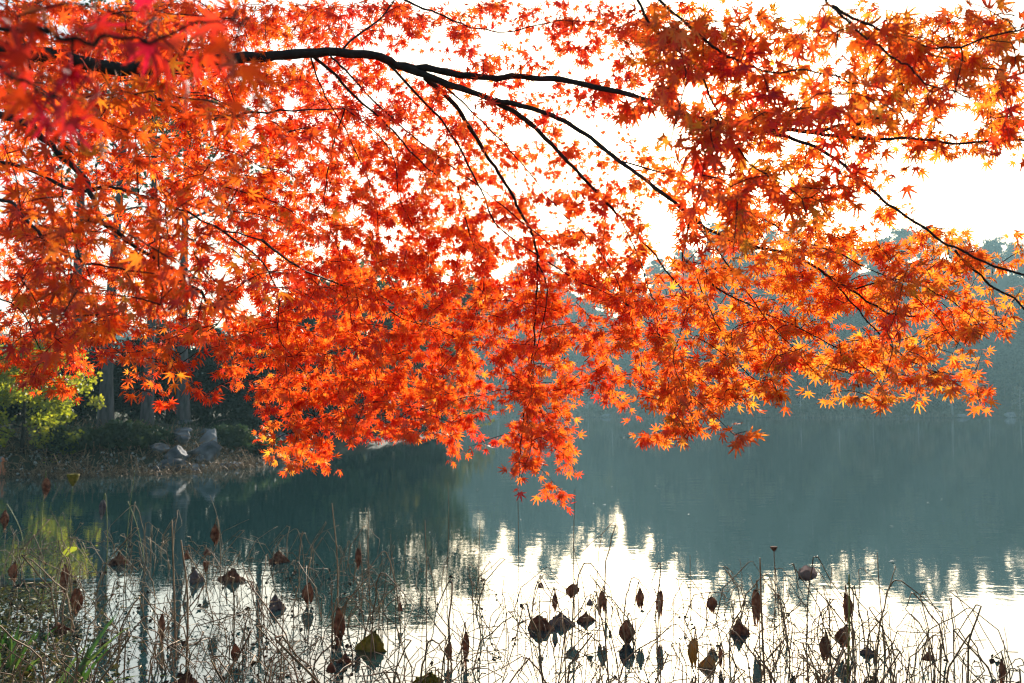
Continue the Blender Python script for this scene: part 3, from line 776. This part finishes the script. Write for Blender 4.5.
# ------------------------------------------------------------------ lotus: withered heads that can be told apart
lr = np.random.default_rng(8)
def drape(mb, w, h, folds=5, seed=0, flat=.6, tw=.5, open_=.25):
    """a leaf folded down like a closed umbrella"""
    r_ = np.random.default_rng(seed); ph = r_.uniform(0, 6.3, 4); n1, n2 = 30, 12; pk_ = r_.uniform(.7, 1.25); bow = r_.normal(size=2) * .16
    V, f = [], []
    for i in range(n2):
        u = i / (n2 - 1)
        rr = (math.sin(math.pi * (u * .93 + .03) ** pk_) ** .95) * .5 * w + .004
        for j in range(n1):
            a = 2 * math.pi * j / n1
            k = 1 + (.16 + .34 * u) * math.sin(folds * a + ph[0] + 1.5 * u) + .12 * math.sin(2 * a + ph[1]) + .10 * math.sin(9 * a + ph[2]) * u
            zz = -u * h * (1 + .16 * u * math.sin(2 * a + ph[3]) + .10 * u * math.sin(5 * a))
            V.append((rr * k * math.cos(a + tw * u) + bow[0] * w * math.sin(3 * u), rr * k * math.sin(a + tw * u) * flat + bow[1] * w * u, zz))
    for i in range(n2 - 1):
        for j in range(n1):
            f.append((i * n1 + j, i * n1 + (j + 1) % n1, (i + 1) * n1 + (j + 1) % n1, (i + 1) * n1 + j))
    f.append(tuple(range(n1)))
    mb.add(np.array(V) + np.array([0, 0, 0]), f, tint=r_.uniform(0, 1))
def cone(mb, w, h, seed=0):
    """a leaf hanging in pleats with its rim in the water"""
    r_ = np.random.default_rng(seed); ph = r_.uniform(0, 6.3, 4); n1, n2 = 30, 9; V, f = [], []
    off = r_.normal(size=2) * .18; nf = 5 + seed % 3; pw = r_.uniform(.7, 1.2)
    for i in range(n2):
        u = i / (n2 - 1); rr = .5 * w * (u * .96 + .02) ** pw * (1 + .12 * math.sin(5 * u + ph[3]))
        for j in range(n1):
            a = 2 * math.pi * j / n1
            k = 1 + (.08 + .30 * u) * math.sin(nf * a + ph[0]) + .10 * math.sin(2 * a + ph[1]) + .07 * u * math.sin(11 * a + ph[2])
            V.append((rr * k * math.cos(a) + off[0] * w * (1 - u), rr * k * math.sin(a) * .6, -u * h - .02 * (u == 1) - .06 * h * math.sin(4 * u + 3 * a) * u))
    for i in range(n2 - 1):
        for j in range(n1): f.append((i * n1 + j, i * n1 + (j + 1) % n1, (i + 1) * n1 + (j + 1) % n1, (i + 1) * n1 + j))
    f.append(tuple(range(n1))); mb.add(V, f, .5)
def pod(mb, w, h, up=True):
    """seed head: a cone with a flat pitted top"""
    s = 1 if up else -1
    prof = [(0, .08), (.15, .16), (.45, .36), (.8, .5), (.95, .5), (1.0, .44), (.97, .38), (.99, .15), (.985, .01)]
    n1 = 16; V = []
    for (t, r_) in prof:
        for j in range(n1):
            a = 2 * math.pi * j / n1; k = 1 + .06 * math.sin(5 * a) + .04 * math.sin(8 * a + t * 5)
            V.append((r_ * w * k * math.cos(a), r_ * w * k * math.sin(a), s * t * h))
    f = [(i * n1 + j, i * n1 + (j + 1) % n1, (i + 1) * n1 + (j + 1) % n1, (i + 1) * n1 + j) for i in range(len(prof) - 1) for j in range(n1)]
    f += [tuple(range(n1 - 1, -1, -1)), tuple((len(prof) - 1) * n1 + j for j in range(n1))]
    mb.add(V, f)
def curl(mb, w, h, seed=0):
    """leaf curled into a shallow trough, edges rolled"""
    r_ = np.random.default_rng(seed); n1, n2 = 18, 7; V = [(0, 0, 0)]; f = []
    for i in range(1, n2):
        u = i / (n2 - 1)
        for j in range(n1):
            a = 2 * math.pi * j / n1
            x = .5 * w * u * math.cos(a) * (1 + .1 * math.sin(4 * a)); y = .4 * w * u * math.sin(a)
            z = h * (u ** 2) * (.9 * abs(math.sin(a)) + .25 + .15 * math.sin(5 * a + 1)) - h * .3
            V.append((x, y * (1 - .35 * u), z))
    for j in range(n1): f.append((0, 1 + j, 1 + (j + 1) % n1))
    for i in range(n2 - 2):
        for j in range(n1):
            f.append((1 + i * n1 + j, 1 + i * n1 + (j + 1) % n1, 1 + (i + 1) * n1 + (j + 1) % n1, 1 + (i + 1) * n1 + j))
    mb.add(V, f, tint=.5)

def rotv(V, ax, ang):
    return np.array([Matrix.Rotation(ang, 3, ax) @ Vector(v) for v in V])

def lotus(px, py, by, w, h, kind, label, mat='wither', stem='stalk', bx=None, tilt=0.0, thick=5.0, heads=1):
    """head centred on a pixel; its stem meets the water at pixel (bx, by)"""
    if bx is None: bx = px + lr.uniform(-14, 14)
    base = W(bx, by); d = base[1] / ray(bx, by)[1]
    c = P(px, py, d); s = d / F; w *= s; h *= s
    root = empty('withered_lotus', tuple(base)); tag(root, label, 'lotus', 'withered lotus heads in the shallows')
    top = c + np.array([0, 0, h * .5])
    st = MB()
    if kind in ('drape', 'curl', 'down', 'cone'):
        side = 1 if bx > px else -1
        pk = top + np.array([side * w * .25, .02, max(.03, .25 * h)])
        q = [base + (0, 0, -.3), base * .6 + pk * .4 + (side * .02, .01, 0), pk, top + (side * .005, 0, .01), top - (0, 0, h * .15)]
        if kind == 'curl': q = [base + (0, 0, -.3), (base + c) / 2 + (side * .03, 0, -.03), c - (0, 0, h * .3)]
    else:
        q = [base + (0, 0, -.3), (base + c) / 2 + (lr.normal() * .02, .01, 0), c - (0, 0, h * .5)]
        top = c - np.array([0, 0, h * .5])
    q = spline(q, 6)
    st.tube(q - base, np.linspace(thick, thick * .65, len(q)) / 1000, 6)
    st.build('stem', M[stem], root)
    for k in range(heads):
        hd = MB(); sd_ = int(px * 7 + py + k * 13)
        if kind == 'drape': drape(hd, w, h, seed=sd_, folds=4 + sd_ % 3)
        elif kind == 'cone': cone(hd, w, h, seed=sd_)
        elif kind == 'down': pod(hd, w, h, up=False)
        elif kind == 'pod': pod(hd, w, h)
        elif kind == 'cup': pod(hd, w, h)
        elif kind == 'curl': curl(hd, w, h, sd_)
        V = hd.v[0]; V = V + lr.normal(size=V.shape) * w * (.028 if kind in ('drape', 'cone', 'curl') else .008)
        V = rotv(V, 'Y', tilt + k * .5) if tilt or k else V
        V = rotv(V, 'Z', lr.uniform(-.5, .5))
        off = (c if kind == 'curl' else top) - base + np.array([k * w * .55 * (1 if k % 2 else -1), k * .02, -k * h * .12])
        hd.v[0] = V + off
        hd.build('seed_pod' if kind in ('pod', 'down') else 'withered_leaf', M[mat], root)
    return root

HEADS = [
    # left reed bed
    (46, 486, 560, 9, 16, 'drape', 'withered brown lotus head on a tall green stem at far left, above the reed bed', 'wither', 'green_stalk', 41),
    (73, 480, 552, 12, 12, 'cup', 'yellow-green cup-shaped lotus pod on a slim green stem at the left', 'wither_green', 'green_stalk', 70),
    (103, 508, 575, 11, 16, 'drape', 'grey-brown drooping lotus leaf on a green stem right of the yellow-green pod', 'wither_gray', 'green_stalk', 105),
    (5, 519, 552, 9, 18, 'drape', 'dark withered lotus head at the very left edge on a bent pale stem', 'wither', 'green_stalk', 27),
    (15, 571, 584, 12, 18, 'drape', 'dark shrivelled lotus leaf low at the left edge beside the floating blue-green leaf', 'wither', 'stalk', 20),
    (65, 578, 596, 10, 26, 'drape', 'tall narrow black-brown lotus leaf below the bright yellow leaf', 'wither', 'stalk', 70),
    (76, 601, 618, 14, 24, 'drape', 'black lotus leaf hanging over the olive water weed at the left', 'wither', 'stalk', 84),
    (62, 627, 638, 20, 14, 'drape', 'squat brown lotus leaf clump on the water left of the green blades', 'wither', 'stalk', 68),
    (118, 558, 572, 16, 16, 'drape', 'dark ragged lotus leaf at the far side of the reed bed below the grey-brown one', 'wither', 'stalk', 128),
    (215, 533, 590, 11, 18, 'drape', 'brown lotus head standing against the bright water at left of centre', 'wither', 'stalk', 219),
    (187, 554, 580, 6, 10, 'down', 'small round seed pod left of the brown head against bright water', 'wither', 'stalk', 190),
    (207, 552, 578, 7, 6, 'down', 'tiny flat seed pod just under the brown head against bright water', 'wither', 'stalk', 205),
    (197, 574, 586, 12, 22, 'drape', 'pale-topped brown lotus leaf touching the water left of the round dark one', 'wither_gray', 'stalk', 193),
    (231, 574, 584, 19, 17, 'drape', 'broad dark round lotus leaf on bright water below the tall brown head', 'wither', 'stalk', 226),
    (206, 567, 585, 6, 11, 'pod', 'thin upright seed pod between two dark lotus leaves at the left', 'wither', 'stalk', 206),
    (162, 627, 642, 7, 26, 'drape', 'long narrow hanging lotus leaf between the dark trunk reflections', 'wither', 'stalk', 166),
    (235, 652, 664, 8, 16, 'drape', 'egg-shaped brown lotus leaf at the lower left among thin curved stalks', 'wither', 'stalk', 230),
    (187, 678, 694, 25, 26, 'drape', 'large reddish-brown lotus leaf cut by the bottom edge at lower left', 'wither', 'stalk', 184),
    # left of centre
    (279, 556, 570, 18, 16, 'drape', 'ragged dark lotus leaf at the top of the tangle left of centre', 'wither', 'stalk', 286),
    (277, 601, 614, 14, 22, 'drape', 'purplish brown lotus leaf leaning in the tangle left of centre', 'wither_gray', 'stalk', 271),
    (309, 592, 606, 13, 18, 'drape', 'dark folded lotus leaf right of the purplish one in the tangle', 'wither', 'stalk', 315),
    (338, 626, 646, 14, 36, 'drape', 'tall dark spindle-shaped lotus leaf left of the big green-brown leaf', 'wither', 'stalk', 334),
    (371, 640, 656, 27, 28, 'drape', 'large round green-brown lotus leaf left of centre', 'wither_green', 'stalk', 378),
    (345, 657, 668, 13, 14, 'drape', 'red-brown lotus leaf curled below the tall spindle-shaped leaf', 'wither', 'stalk', 350),
    (331, 667, 678, 10, 10, 'down', 'drooping seed pod beside the red-brown curled leaf', 'wither', 'stalk', 326),
    (358, 557, 610, 8, 18, 'drape', 'dark lotus bud-shaped leaf standing at the top of the tangle left of centre', 'wither', 'stalk', 360),
    (400, 606, 622, 5, 10, 'down', 'small lone seed pod on open bright water right of the large round green-brown leaf', 'wither', 'stalk', 378),
    (450, 651, 664, 9, 18, 'drape', 'plump brown lotus leaf hanging beside a slender one near centre', 'wither', 'stalk', 446),
    (466, 648, 668, 8, 32, 'drape', 'slender dark brown lotus leaf hanging beside a plump one near centre', 'wither', 'stalk', 464),
    (427, 677, 690, 27, 14, 'drape', 'broad yellow-brown lotus leaf cut by the bottom edge near centre', 'wither_green', 'stalk', 430),
    # centre
    (540, 622, 634, 21, 20, 'drape', 'broad brown lotus leaf resting on the water beside a grey-purple one', 'wither', 'stalk', 545),
    (561, 618, 628, 22, 16, 'drape', 'grey-purple folded lotus leaf resting on the water near centre', 'wither_gray', 'stalk', 566),
    (555, 601, 620, 8, 16, 'drape', 'narrow brown lotus leaf above the grey-purple one', 'wither', 'stalk', 551),
    (573, 590, 622, 13, 12, 'drape', 'squarish brown lotus leaf high on a stem right of the narrow one', 'wither', 'stalk', 577),
    (585, 616, 628, 13, 13, 'drape', 'triangular dark lotus leaf right of the grey-purple one', 'wither', 'stalk', 581),
    (541, 585, 622, 6, 6, 'down', 'tiny round seed pod at the left of the central heads', 'wither', 'stalk', 532),
    (590, 602, 630, 7, 7, 'down', 'pale round seed pod on a curving stem near centre', 'wither_gray', 'stalk', 600),
    (602, 600, 628, 8, 18, 'drape', 'spindle-shaped brown lotus leaf alone right of the central heads', 'wither', 'stalk', 603),
    (627, 632, 644, 14, 24, 'drape', 'stout brown lotus leaf hanging alone right of centre', 'wither', 'stalk', 632),
    (640, 597, 628, 9, 18, 'drape', 'dark lotus leaf at the upper left of a dense stand of stalks right of centre', 'wither', 'stalk', 637),
    (661, 602, 630, 8, 22, 'drape', 'ragged dark lotus leaf hanging inside the dense stand of stalks right of centre', 'wither', 'stalk', 658),
    (694, 652, 672, 13, 26, 'drape', 'golden backlit lotus leaf at the sun glint near the bottom', 'wither_gold', 'stalk', 696),
    (708, 660, 676, 14, 18, 'drape', 'smaller golden backlit lotus leaf right of the other golden leaf', 'wither_gold', 'stalk', 711),
    (720, 656, 668, 4, 17, 'drape', 'very thin brown lotus leaf right of the golden leaves', 'wither', 'stalk', 722),
    # right
    (740, 625, 644, 18, 26, 'drape', 'large brown lotus leaf leaning left in the stand at the right', 'wither', 'stalk', 748),
    (756, 606, 640, 12, 32, 'drape', 'tall ragged lotus leaf at the top of the stand at the right', 'wither', 'stalk', 758),
    (712, 604, 630, 10, 14, 'drape', 'small dark lotus leaf left of the tall ragged one', 'wither', 'stalk', 709),
    (774, 549, 655, 7, 5, 'pod', 'small seed pod on top of the tallest stalk at the right', 'wither', 'stalk', 770),
    (808, 577, 640, 21, 12, 'curl', 'pale curled lotus leaf held out over the water at the right', 'wither_gray', 'stalk', 850),
    (845, 605, 650, 13, 24, 'drape', 'dark lotus leaf hanging on the yellow-green stalk at the right', 'wither', 'stalk', 852),
    (847, 635, 655, 15, 20, 'drape', 'dark crumpled lotus leaf lower on the yellow-green stalk', 'wither', 'stalk', 856),
    (868, 649, 664, 11, 12, 'drape', 'small triangular grey lotus leaf right of the yellow-green stalk', 'wither_gray', 'stalk', 872),
    (825, 648, 672, 14, 22, 'drape', 'brown twisted lotus leaf left of the yellow-green stalk', 'wither', 'stalk', 830),
    (928, 656, 672, 11, 8, 'down', 'dark seed pod among the bare stalks at the far right', 'wither', 'stalk', 934),
    (1002, 671, 690, 8, 24, 'drape', 'narrow dark lotus leaf at the right edge corner', 'wither', 'stalk', 1006),
]
CONES = {(231, 574), (197, 574), (277, 601), (279, 556), (371, 640), (540, 622), (561, 618), (585, 616), (655, 647), (740, 625), (868, 649), (821, 668), (243, 662), (187, 678), (62, 627), (427, 677), (118, 558), (708, 660), (345, 657)}
for hd in HEADS:
    hd = list(hd)
    if (hd[0], hd[1]) in CONES:                    # these stand with the rim in the water: half of what one sees is the mirror image
        hd[5] = 'cone'; hd[4] *= .62; hd[2] = hd[1] + hd[4] * .5 + 1; hd[3] *= 1.1
    elif hd[5] == 'drape': hd[3] *= lr.uniform(.55, .8)
    lotus(*hd)

# ------------------------------------------------------------------ lotus: bare stalks
def stalk_pts(kind, H, r_):
    a = r_.uniform(0, 6.28); lean = r_.uniform(.1, .95); u = np.array([math.cos(a), math.sin(a), 0])
    if kind == 0: return [(0, 0, -.3), u * lean * H * .4 + (0, 0, H * .5), u * lean * H + (0, 0, H)]
    if kind == 1:
        k = u * lean * H + np.array([0, 0, H * .75]); a2 = r_.uniform(0, 6.28); w = np.array([math.cos(a2), math.sin(a2), 0])
        return [(0, 0, -.3), u * lean * H * .4 + (0, 0, H * .4), k, k + w * .03 + (0, 0, .005), k + w * H * r_.uniform(.3, .7) + (0, 0, -H * r_.uniform(.25, .74))]
    if kind == 2: return [(0, 0, -.3), u * H * .55 + (0, 0, H * .35), u * H * r_.uniform(.9, 1.4) + (0, 0, H * r_.uniform(.3, .6))]
    k = u * lean * H + np.array([0, 0, H * .8]); a2 = r_.uniform(0, 6.28); w = np.array([math.cos(a2), math.sin(a2), 0])
    k2 = k + w * H * .35 + (0, 0, -H * .25)
    return [(0, 0, -.3), u * lean * H * .5 + (0, 0, H * .45), k, k + w * .04, k2, k2 + np.array([w[1], -w[0], 0]) * H * .3 + (0, 0, -H * .3)]
sr = np.random.default_rng(31)
SLAB = 'bare dry lotus stalk standing bent or snapped in the shallow water'
sprotos = []
for i in range(36):
    kind = [3, 1, 1, 2, 3, 1, 0, 2, 1][i % 9]; H = sr.uniform(.28, .62)
    q = stalk_pts(kind, H, sr); q = np.array([np.asarray(z, float) for z in q])
    n1 = 3
    pts = []                                    # straight runs with sharp kinks, slightly bowed
    for a in range(len(q) - 1):
        for t in np.linspace(0, 1, n1, endpoint=False): pts.append(q[a] * (1 - t) + q[a + 1] * t)
    pts.append(q[-1]); pts = np.array(pts) + sr.normal(size=(len(pts), 3)) * .004
    mb = MB(); mb.tube(pts, np.linspace(sr.uniform(2.4, 5.6), 1.8, len(pts)) / 1000, 5)
    o = mb.build('lotus_stalk', M['stalk']); tag(o, SLAB, 'stalk', 'bare lotus stalks in the shallows'); sprotos.append(o)
def top_y(px): return np.interp(px, [0, 120, 260, 330, 420, 520, 620, 700, 780, 860, 960, 1024], [548, 545, 556, 566, 574, 590, 602, 606, 615, 640, 655, 668])
places = []
while len(places) < 580:
    px = sr.uniform(-20, 1045)
    if sr.uniform() > np.interp(px, [0, 300, 420, 500, 760, 830, 960, 1024], [1, 1, .65, .6, .75, .9, .75, .35]): continue
    ty = top_y(px); by = ty + (sr.uniform() ** 1.35) * (760 - ty)
    places.append((by, px))
places.sort(reverse=True)
proto_geo = []
for o in sprotos:
    proto_geo.append((np.array([v.co[:] for v in o.data.vertices]), [tuple(p.vertices) for p in o.data.polygons]))
far_stalks = MB()
for n_st, (by, px) in enumerate(places):
    b = W(px, by); s = sr.uniform(.7, 1.5); sz = s * sr.uniform(.85, 1.15); az = sr.uniform(0, 6.28); k = int(sr.integers(0, len(sprotos)))
    if n_st < 290:
        o = sprotos[n_st] if n_st < len(sprotos) else sprotos[k].copy()
        if n_st >= len(sprotos): COL.objects.link(o)
        o.location = tuple(b); o.scale = (s, s, sz); o.rotation_euler = (0, 0, az)
    else:
        V, f = proto_geo[k]; V = V * (s, s, sz); ca, sa = math.cos(az), math.sin(az)
        far_stalks.add(np.stack([V[:, 0] * ca - V[:, 1] * sa, V[:, 0] * sa + V[:, 1] * ca, V[:, 2]], 1) + b, f)
tag(far_stalks.build('stalk_thicket', M['stalk']), kind='stuff')

# tall single stems that stand out
TALL = [
    (518, 487, 632, 517, 'stalk', 4, 'tall straight dark stem standing under the hanging maple spray'),
    (575, 489, 628, 576, 'stalk', 5, 'tall straight brown stem right of the hanging maple spray'),
    (448, 482, 585, 445, 'stalk', 5, 'tall tapering brown reed stem at the edge of the bright water near centre'),
    (425, 520, 690, 424, 'stalk', 4, 'long thin upright dark stem reaching down to the broad leaf at the bottom'),
    (332, 503, 640, 336, 'stalk', 8, 'thick brown upright stem left of centre'),
    (368, 508, 620, 372, 'stalk', 6, 'brown upright stem right of the thick one left of centre'),
    (480, 520, 640, 482, 'stalk', 5, 'brown upright stem on the bright water left of the central heads'),
    (849, 574, 700, 844, 'green_stalk', 8, 'yellow-green living stalk rising at the right'),
    (877, 552, 652, 889, 'stalk', 5, 'slender curved stalk with a green tip at the right'),
    (832, 567, 640, 830, 'stalk', 4, 'thin upright stalk left of the yellow-green one'),
    (760, 558, 680, 766, 'stalk', 9, 'thick dark leaning stem in the stand at the right'),
    (135, 470, 570, 124, 'green_stalk', 4, 'tall green-tipped reed at the left standing against dark water'),
    (128, 501, 560, 150, 'green_stalk', 6, 'pale yellow snapped reed leaning right at the left'),
    (172, 520, 660, 178, 'stalk', 8, 'thick reddish reed stem against the bright water at the left'),
    (181, 540, 665, 186, 'stalk', 9, 'second thick reddish reed stem close beside the other one at the left'),
    (210, 495, 545, 226, 'stalk', 5, 'brown reed leaning left above the reed bed'),
    (940, 638, 695, 936, 'stalk', 6, 'short dark spike of a stem at the far right'),
    (690, 555, 640, 692, 'stalk', 4, 'thin straight stem in the stand right of centre'),
]
for tx, ty, by, bx, mt, th, lab in TALL:
    b = W(bx, by); d = b[1] / ray(bx, by)[1]; t = P(tx, ty, d)
    q = spline([b + (0, 0, -.3), b * .5 + t * .5 + np.array([sr.normal() * .015, 0, 0]), t], 8)
    mb = MB(); mb.tube(q - b, np.linspace(th, th * .55, len(q)) / 1000, 6)
    o = mb.build('reed_stem', M[mt]); o.location = tuple(b); tag(o, lab, 'reed', 'upright stems in the shallows')

# fine tangle of thin broken stems, too many to count
mb = MB()
for k in range(1500):
    px = sr.uniform(-20, 1040)
    if sr.uniform() > np.interp(px, [0, 330, 420, 520, 800, 1024], [1, 1, .5, .3, .3, .12]): continue
    ty = top_y(px) - 4; by = ty + (sr.uniform() ** 1.3) * (720 - ty)
    b = W(px, by); a = sr.uniform(0, 6.28); L = sr.uniform(.08, .42); el = sr.uniform(.03, 1.15)
    d = np.array([math.cos(a) * math.cos(el), math.sin(a) * math.cos(el), math.sin(el)]) * L
    q = [b + (0, 0, -.03), b + d * .55 + sr.normal(size=3) * .012, b + d * .6 + (0, 0, .005), b + d + np.array([0, 0, -.3 * d[2]])]
    mb.tube(np.array(q), sr.uniform(.0018, .004), 4, cap=False)
tag(mb.build('stem_tangle', M['stalk']), kind='stuff')

# scraps of dead leaf caught in the tangle and floating on the water
mb = MB()
for k in range(300):
    px = sr.uniform(-10, 360) if k < 220 else sr.uniform(360, 1030)
    ty = top_y(px) - 2; by = ty + (sr.uniform() ** 1.2) * (700 - ty)
    b = W(px, by); b[2] = abs(sr.normal()) * .04 + .004
    leaf_faces(mb, b[None] + sr.normal(size=(2, 3)) * .02 * (1, 1, .3), sr.uniform(.02, .055), np.full(2, sr.uniform()), r=sr)
M['scrap'] = noisy('leaf_scrap', [(.3, (.025, .014, .010)), (.7, (.10, .06, .035))], 20, .9, .3)
tag(mb.build('dead_leaf_scraps', M['scrap'], smooth=False), kind='stuff')
mb = MB()
for k in range(90):
    px, py = sr.normal(646, 9), sr.normal(437, 1.2)
    b = W(px, py, .01); leaf_faces(mb, b[None], .16, np.array([.5]), r=sr, up=3)
for k in range(22):
    b = W(sr.uniform(430, 1024), sr.uniform(440, 570), .012); leaf_faces(mb, b[None], .07, np.array([.5]), r=sr, up=40)
tag(mb.build('floating_leaves', M['pale_leaf'], smooth=False), kind='stuff')

# olive water weed in the shallow corner
mb = MB()
for k in range(4200):
    px = abs(sr.normal(0, 70)) - 5; py = sr.uniform(585, 720)
    if sr.uniform() > np.interp(px, [0, 90, 150], [1, .6, .1]): continue
    b = W(px, py, .006 + sr.uniform(0, .02)); leaf_faces(mb, b[None], sr.uniform(.02, .06), np.array([sr.uniform()]), r=sr, up=2.5)
tag(mb.build('water_weed', M['weed'], smooth=False), kind='stuff')

# green blade tufts in the lower left corner
def tuft(name, px, py, blades, label, n1, L0, lean, mat='blade', wid=.018):
    b = W(px, py); root = empty(name, tuple(b)); tag(root, label, 'grass tuft', 'green blade tufts')
    mb = MB()
    for k in range(n1):
        L = L0 * sr.uniform(.55, 1.1); a = sr.normal(lean, .22); yv = sr.normal() * .15
        p0 = np.array([sr.normal() * .04, sr.normal() * .04, -.1])
        V, f = [], []
        for i in range(7):
            t = i / 6; c = p0 + np.array([math.sin(a) * L * (t ** 1.3), yv * L * t, math.cos(a) * L * t - .25 * L * abs(math.sin(a)) * t ** 3])
            w = wid * (1 - t ** 2.2) + .0006; V += [c + (-w, 0, 0), c + (0, -.004, -.002), c + (w, 0, 0)]
        for i in range(6):
            for j in range(2): f.append((i * 3 + j, i * 3 + j + 1, i * 3 + j + 4, i * 3 + j + 3))
        mb.add(V, f, sr.uniform(0, 1))
    mb.build('blades', M[mat], root)
tuft('iris_tuft', 62, 692, 8, 'tuft of long bright green blades leaning right at the bottom left', 8, .75, .6)
tuft('iris_tuft', 8, 650, 8, 'short tuft of dark green blades at the left edge', 8, .38, .15)
tuft('iris_tuft', 12, 672, 8, 'tuft of green blades at the bottom left corner', 9, .42, .45)
tuft('iris_tuft', 28, 640, 6, 'small tuft of green blades behind the long leaning ones', 6, .30, .5)

# two single leaves that stand out in the reed bed
b = W(66, 575); d = b[1]; root = empty('yellow_lotus_leaf', tuple(b)); tag(root, 'bright yellow-green young lotus leaf standing in the reed bed', 'lotus')
mb = MB(); t = P(70, 553, d) - b; mb.tube(spline([(0, 0, -.2), t * .5 + (.01, 0, 0), t], 4), .003, 5); mb.build('stem', M['green_stalk'], root)
mb = MB(); curl(mb, .19, .05, 3); mb.v[0] = rotv(rotv(mb.v[0], 'X', .9), 'Y', -.5) + t; mb.build('leaf', M['yellow_leaf'], root)
b = W(37, 582, .012); mb = MB(); curl(mb, .36, .03, 5); mb.v[0][:, 1] *= .6; o = mb.build('floating_lotus_leaf', M['bluegreen']); o.location = tuple(b + (0, 0, .01)); tag(o, 'flat blue-green lotus leaf floating at the left of the reed bed', 'lotus leaf')
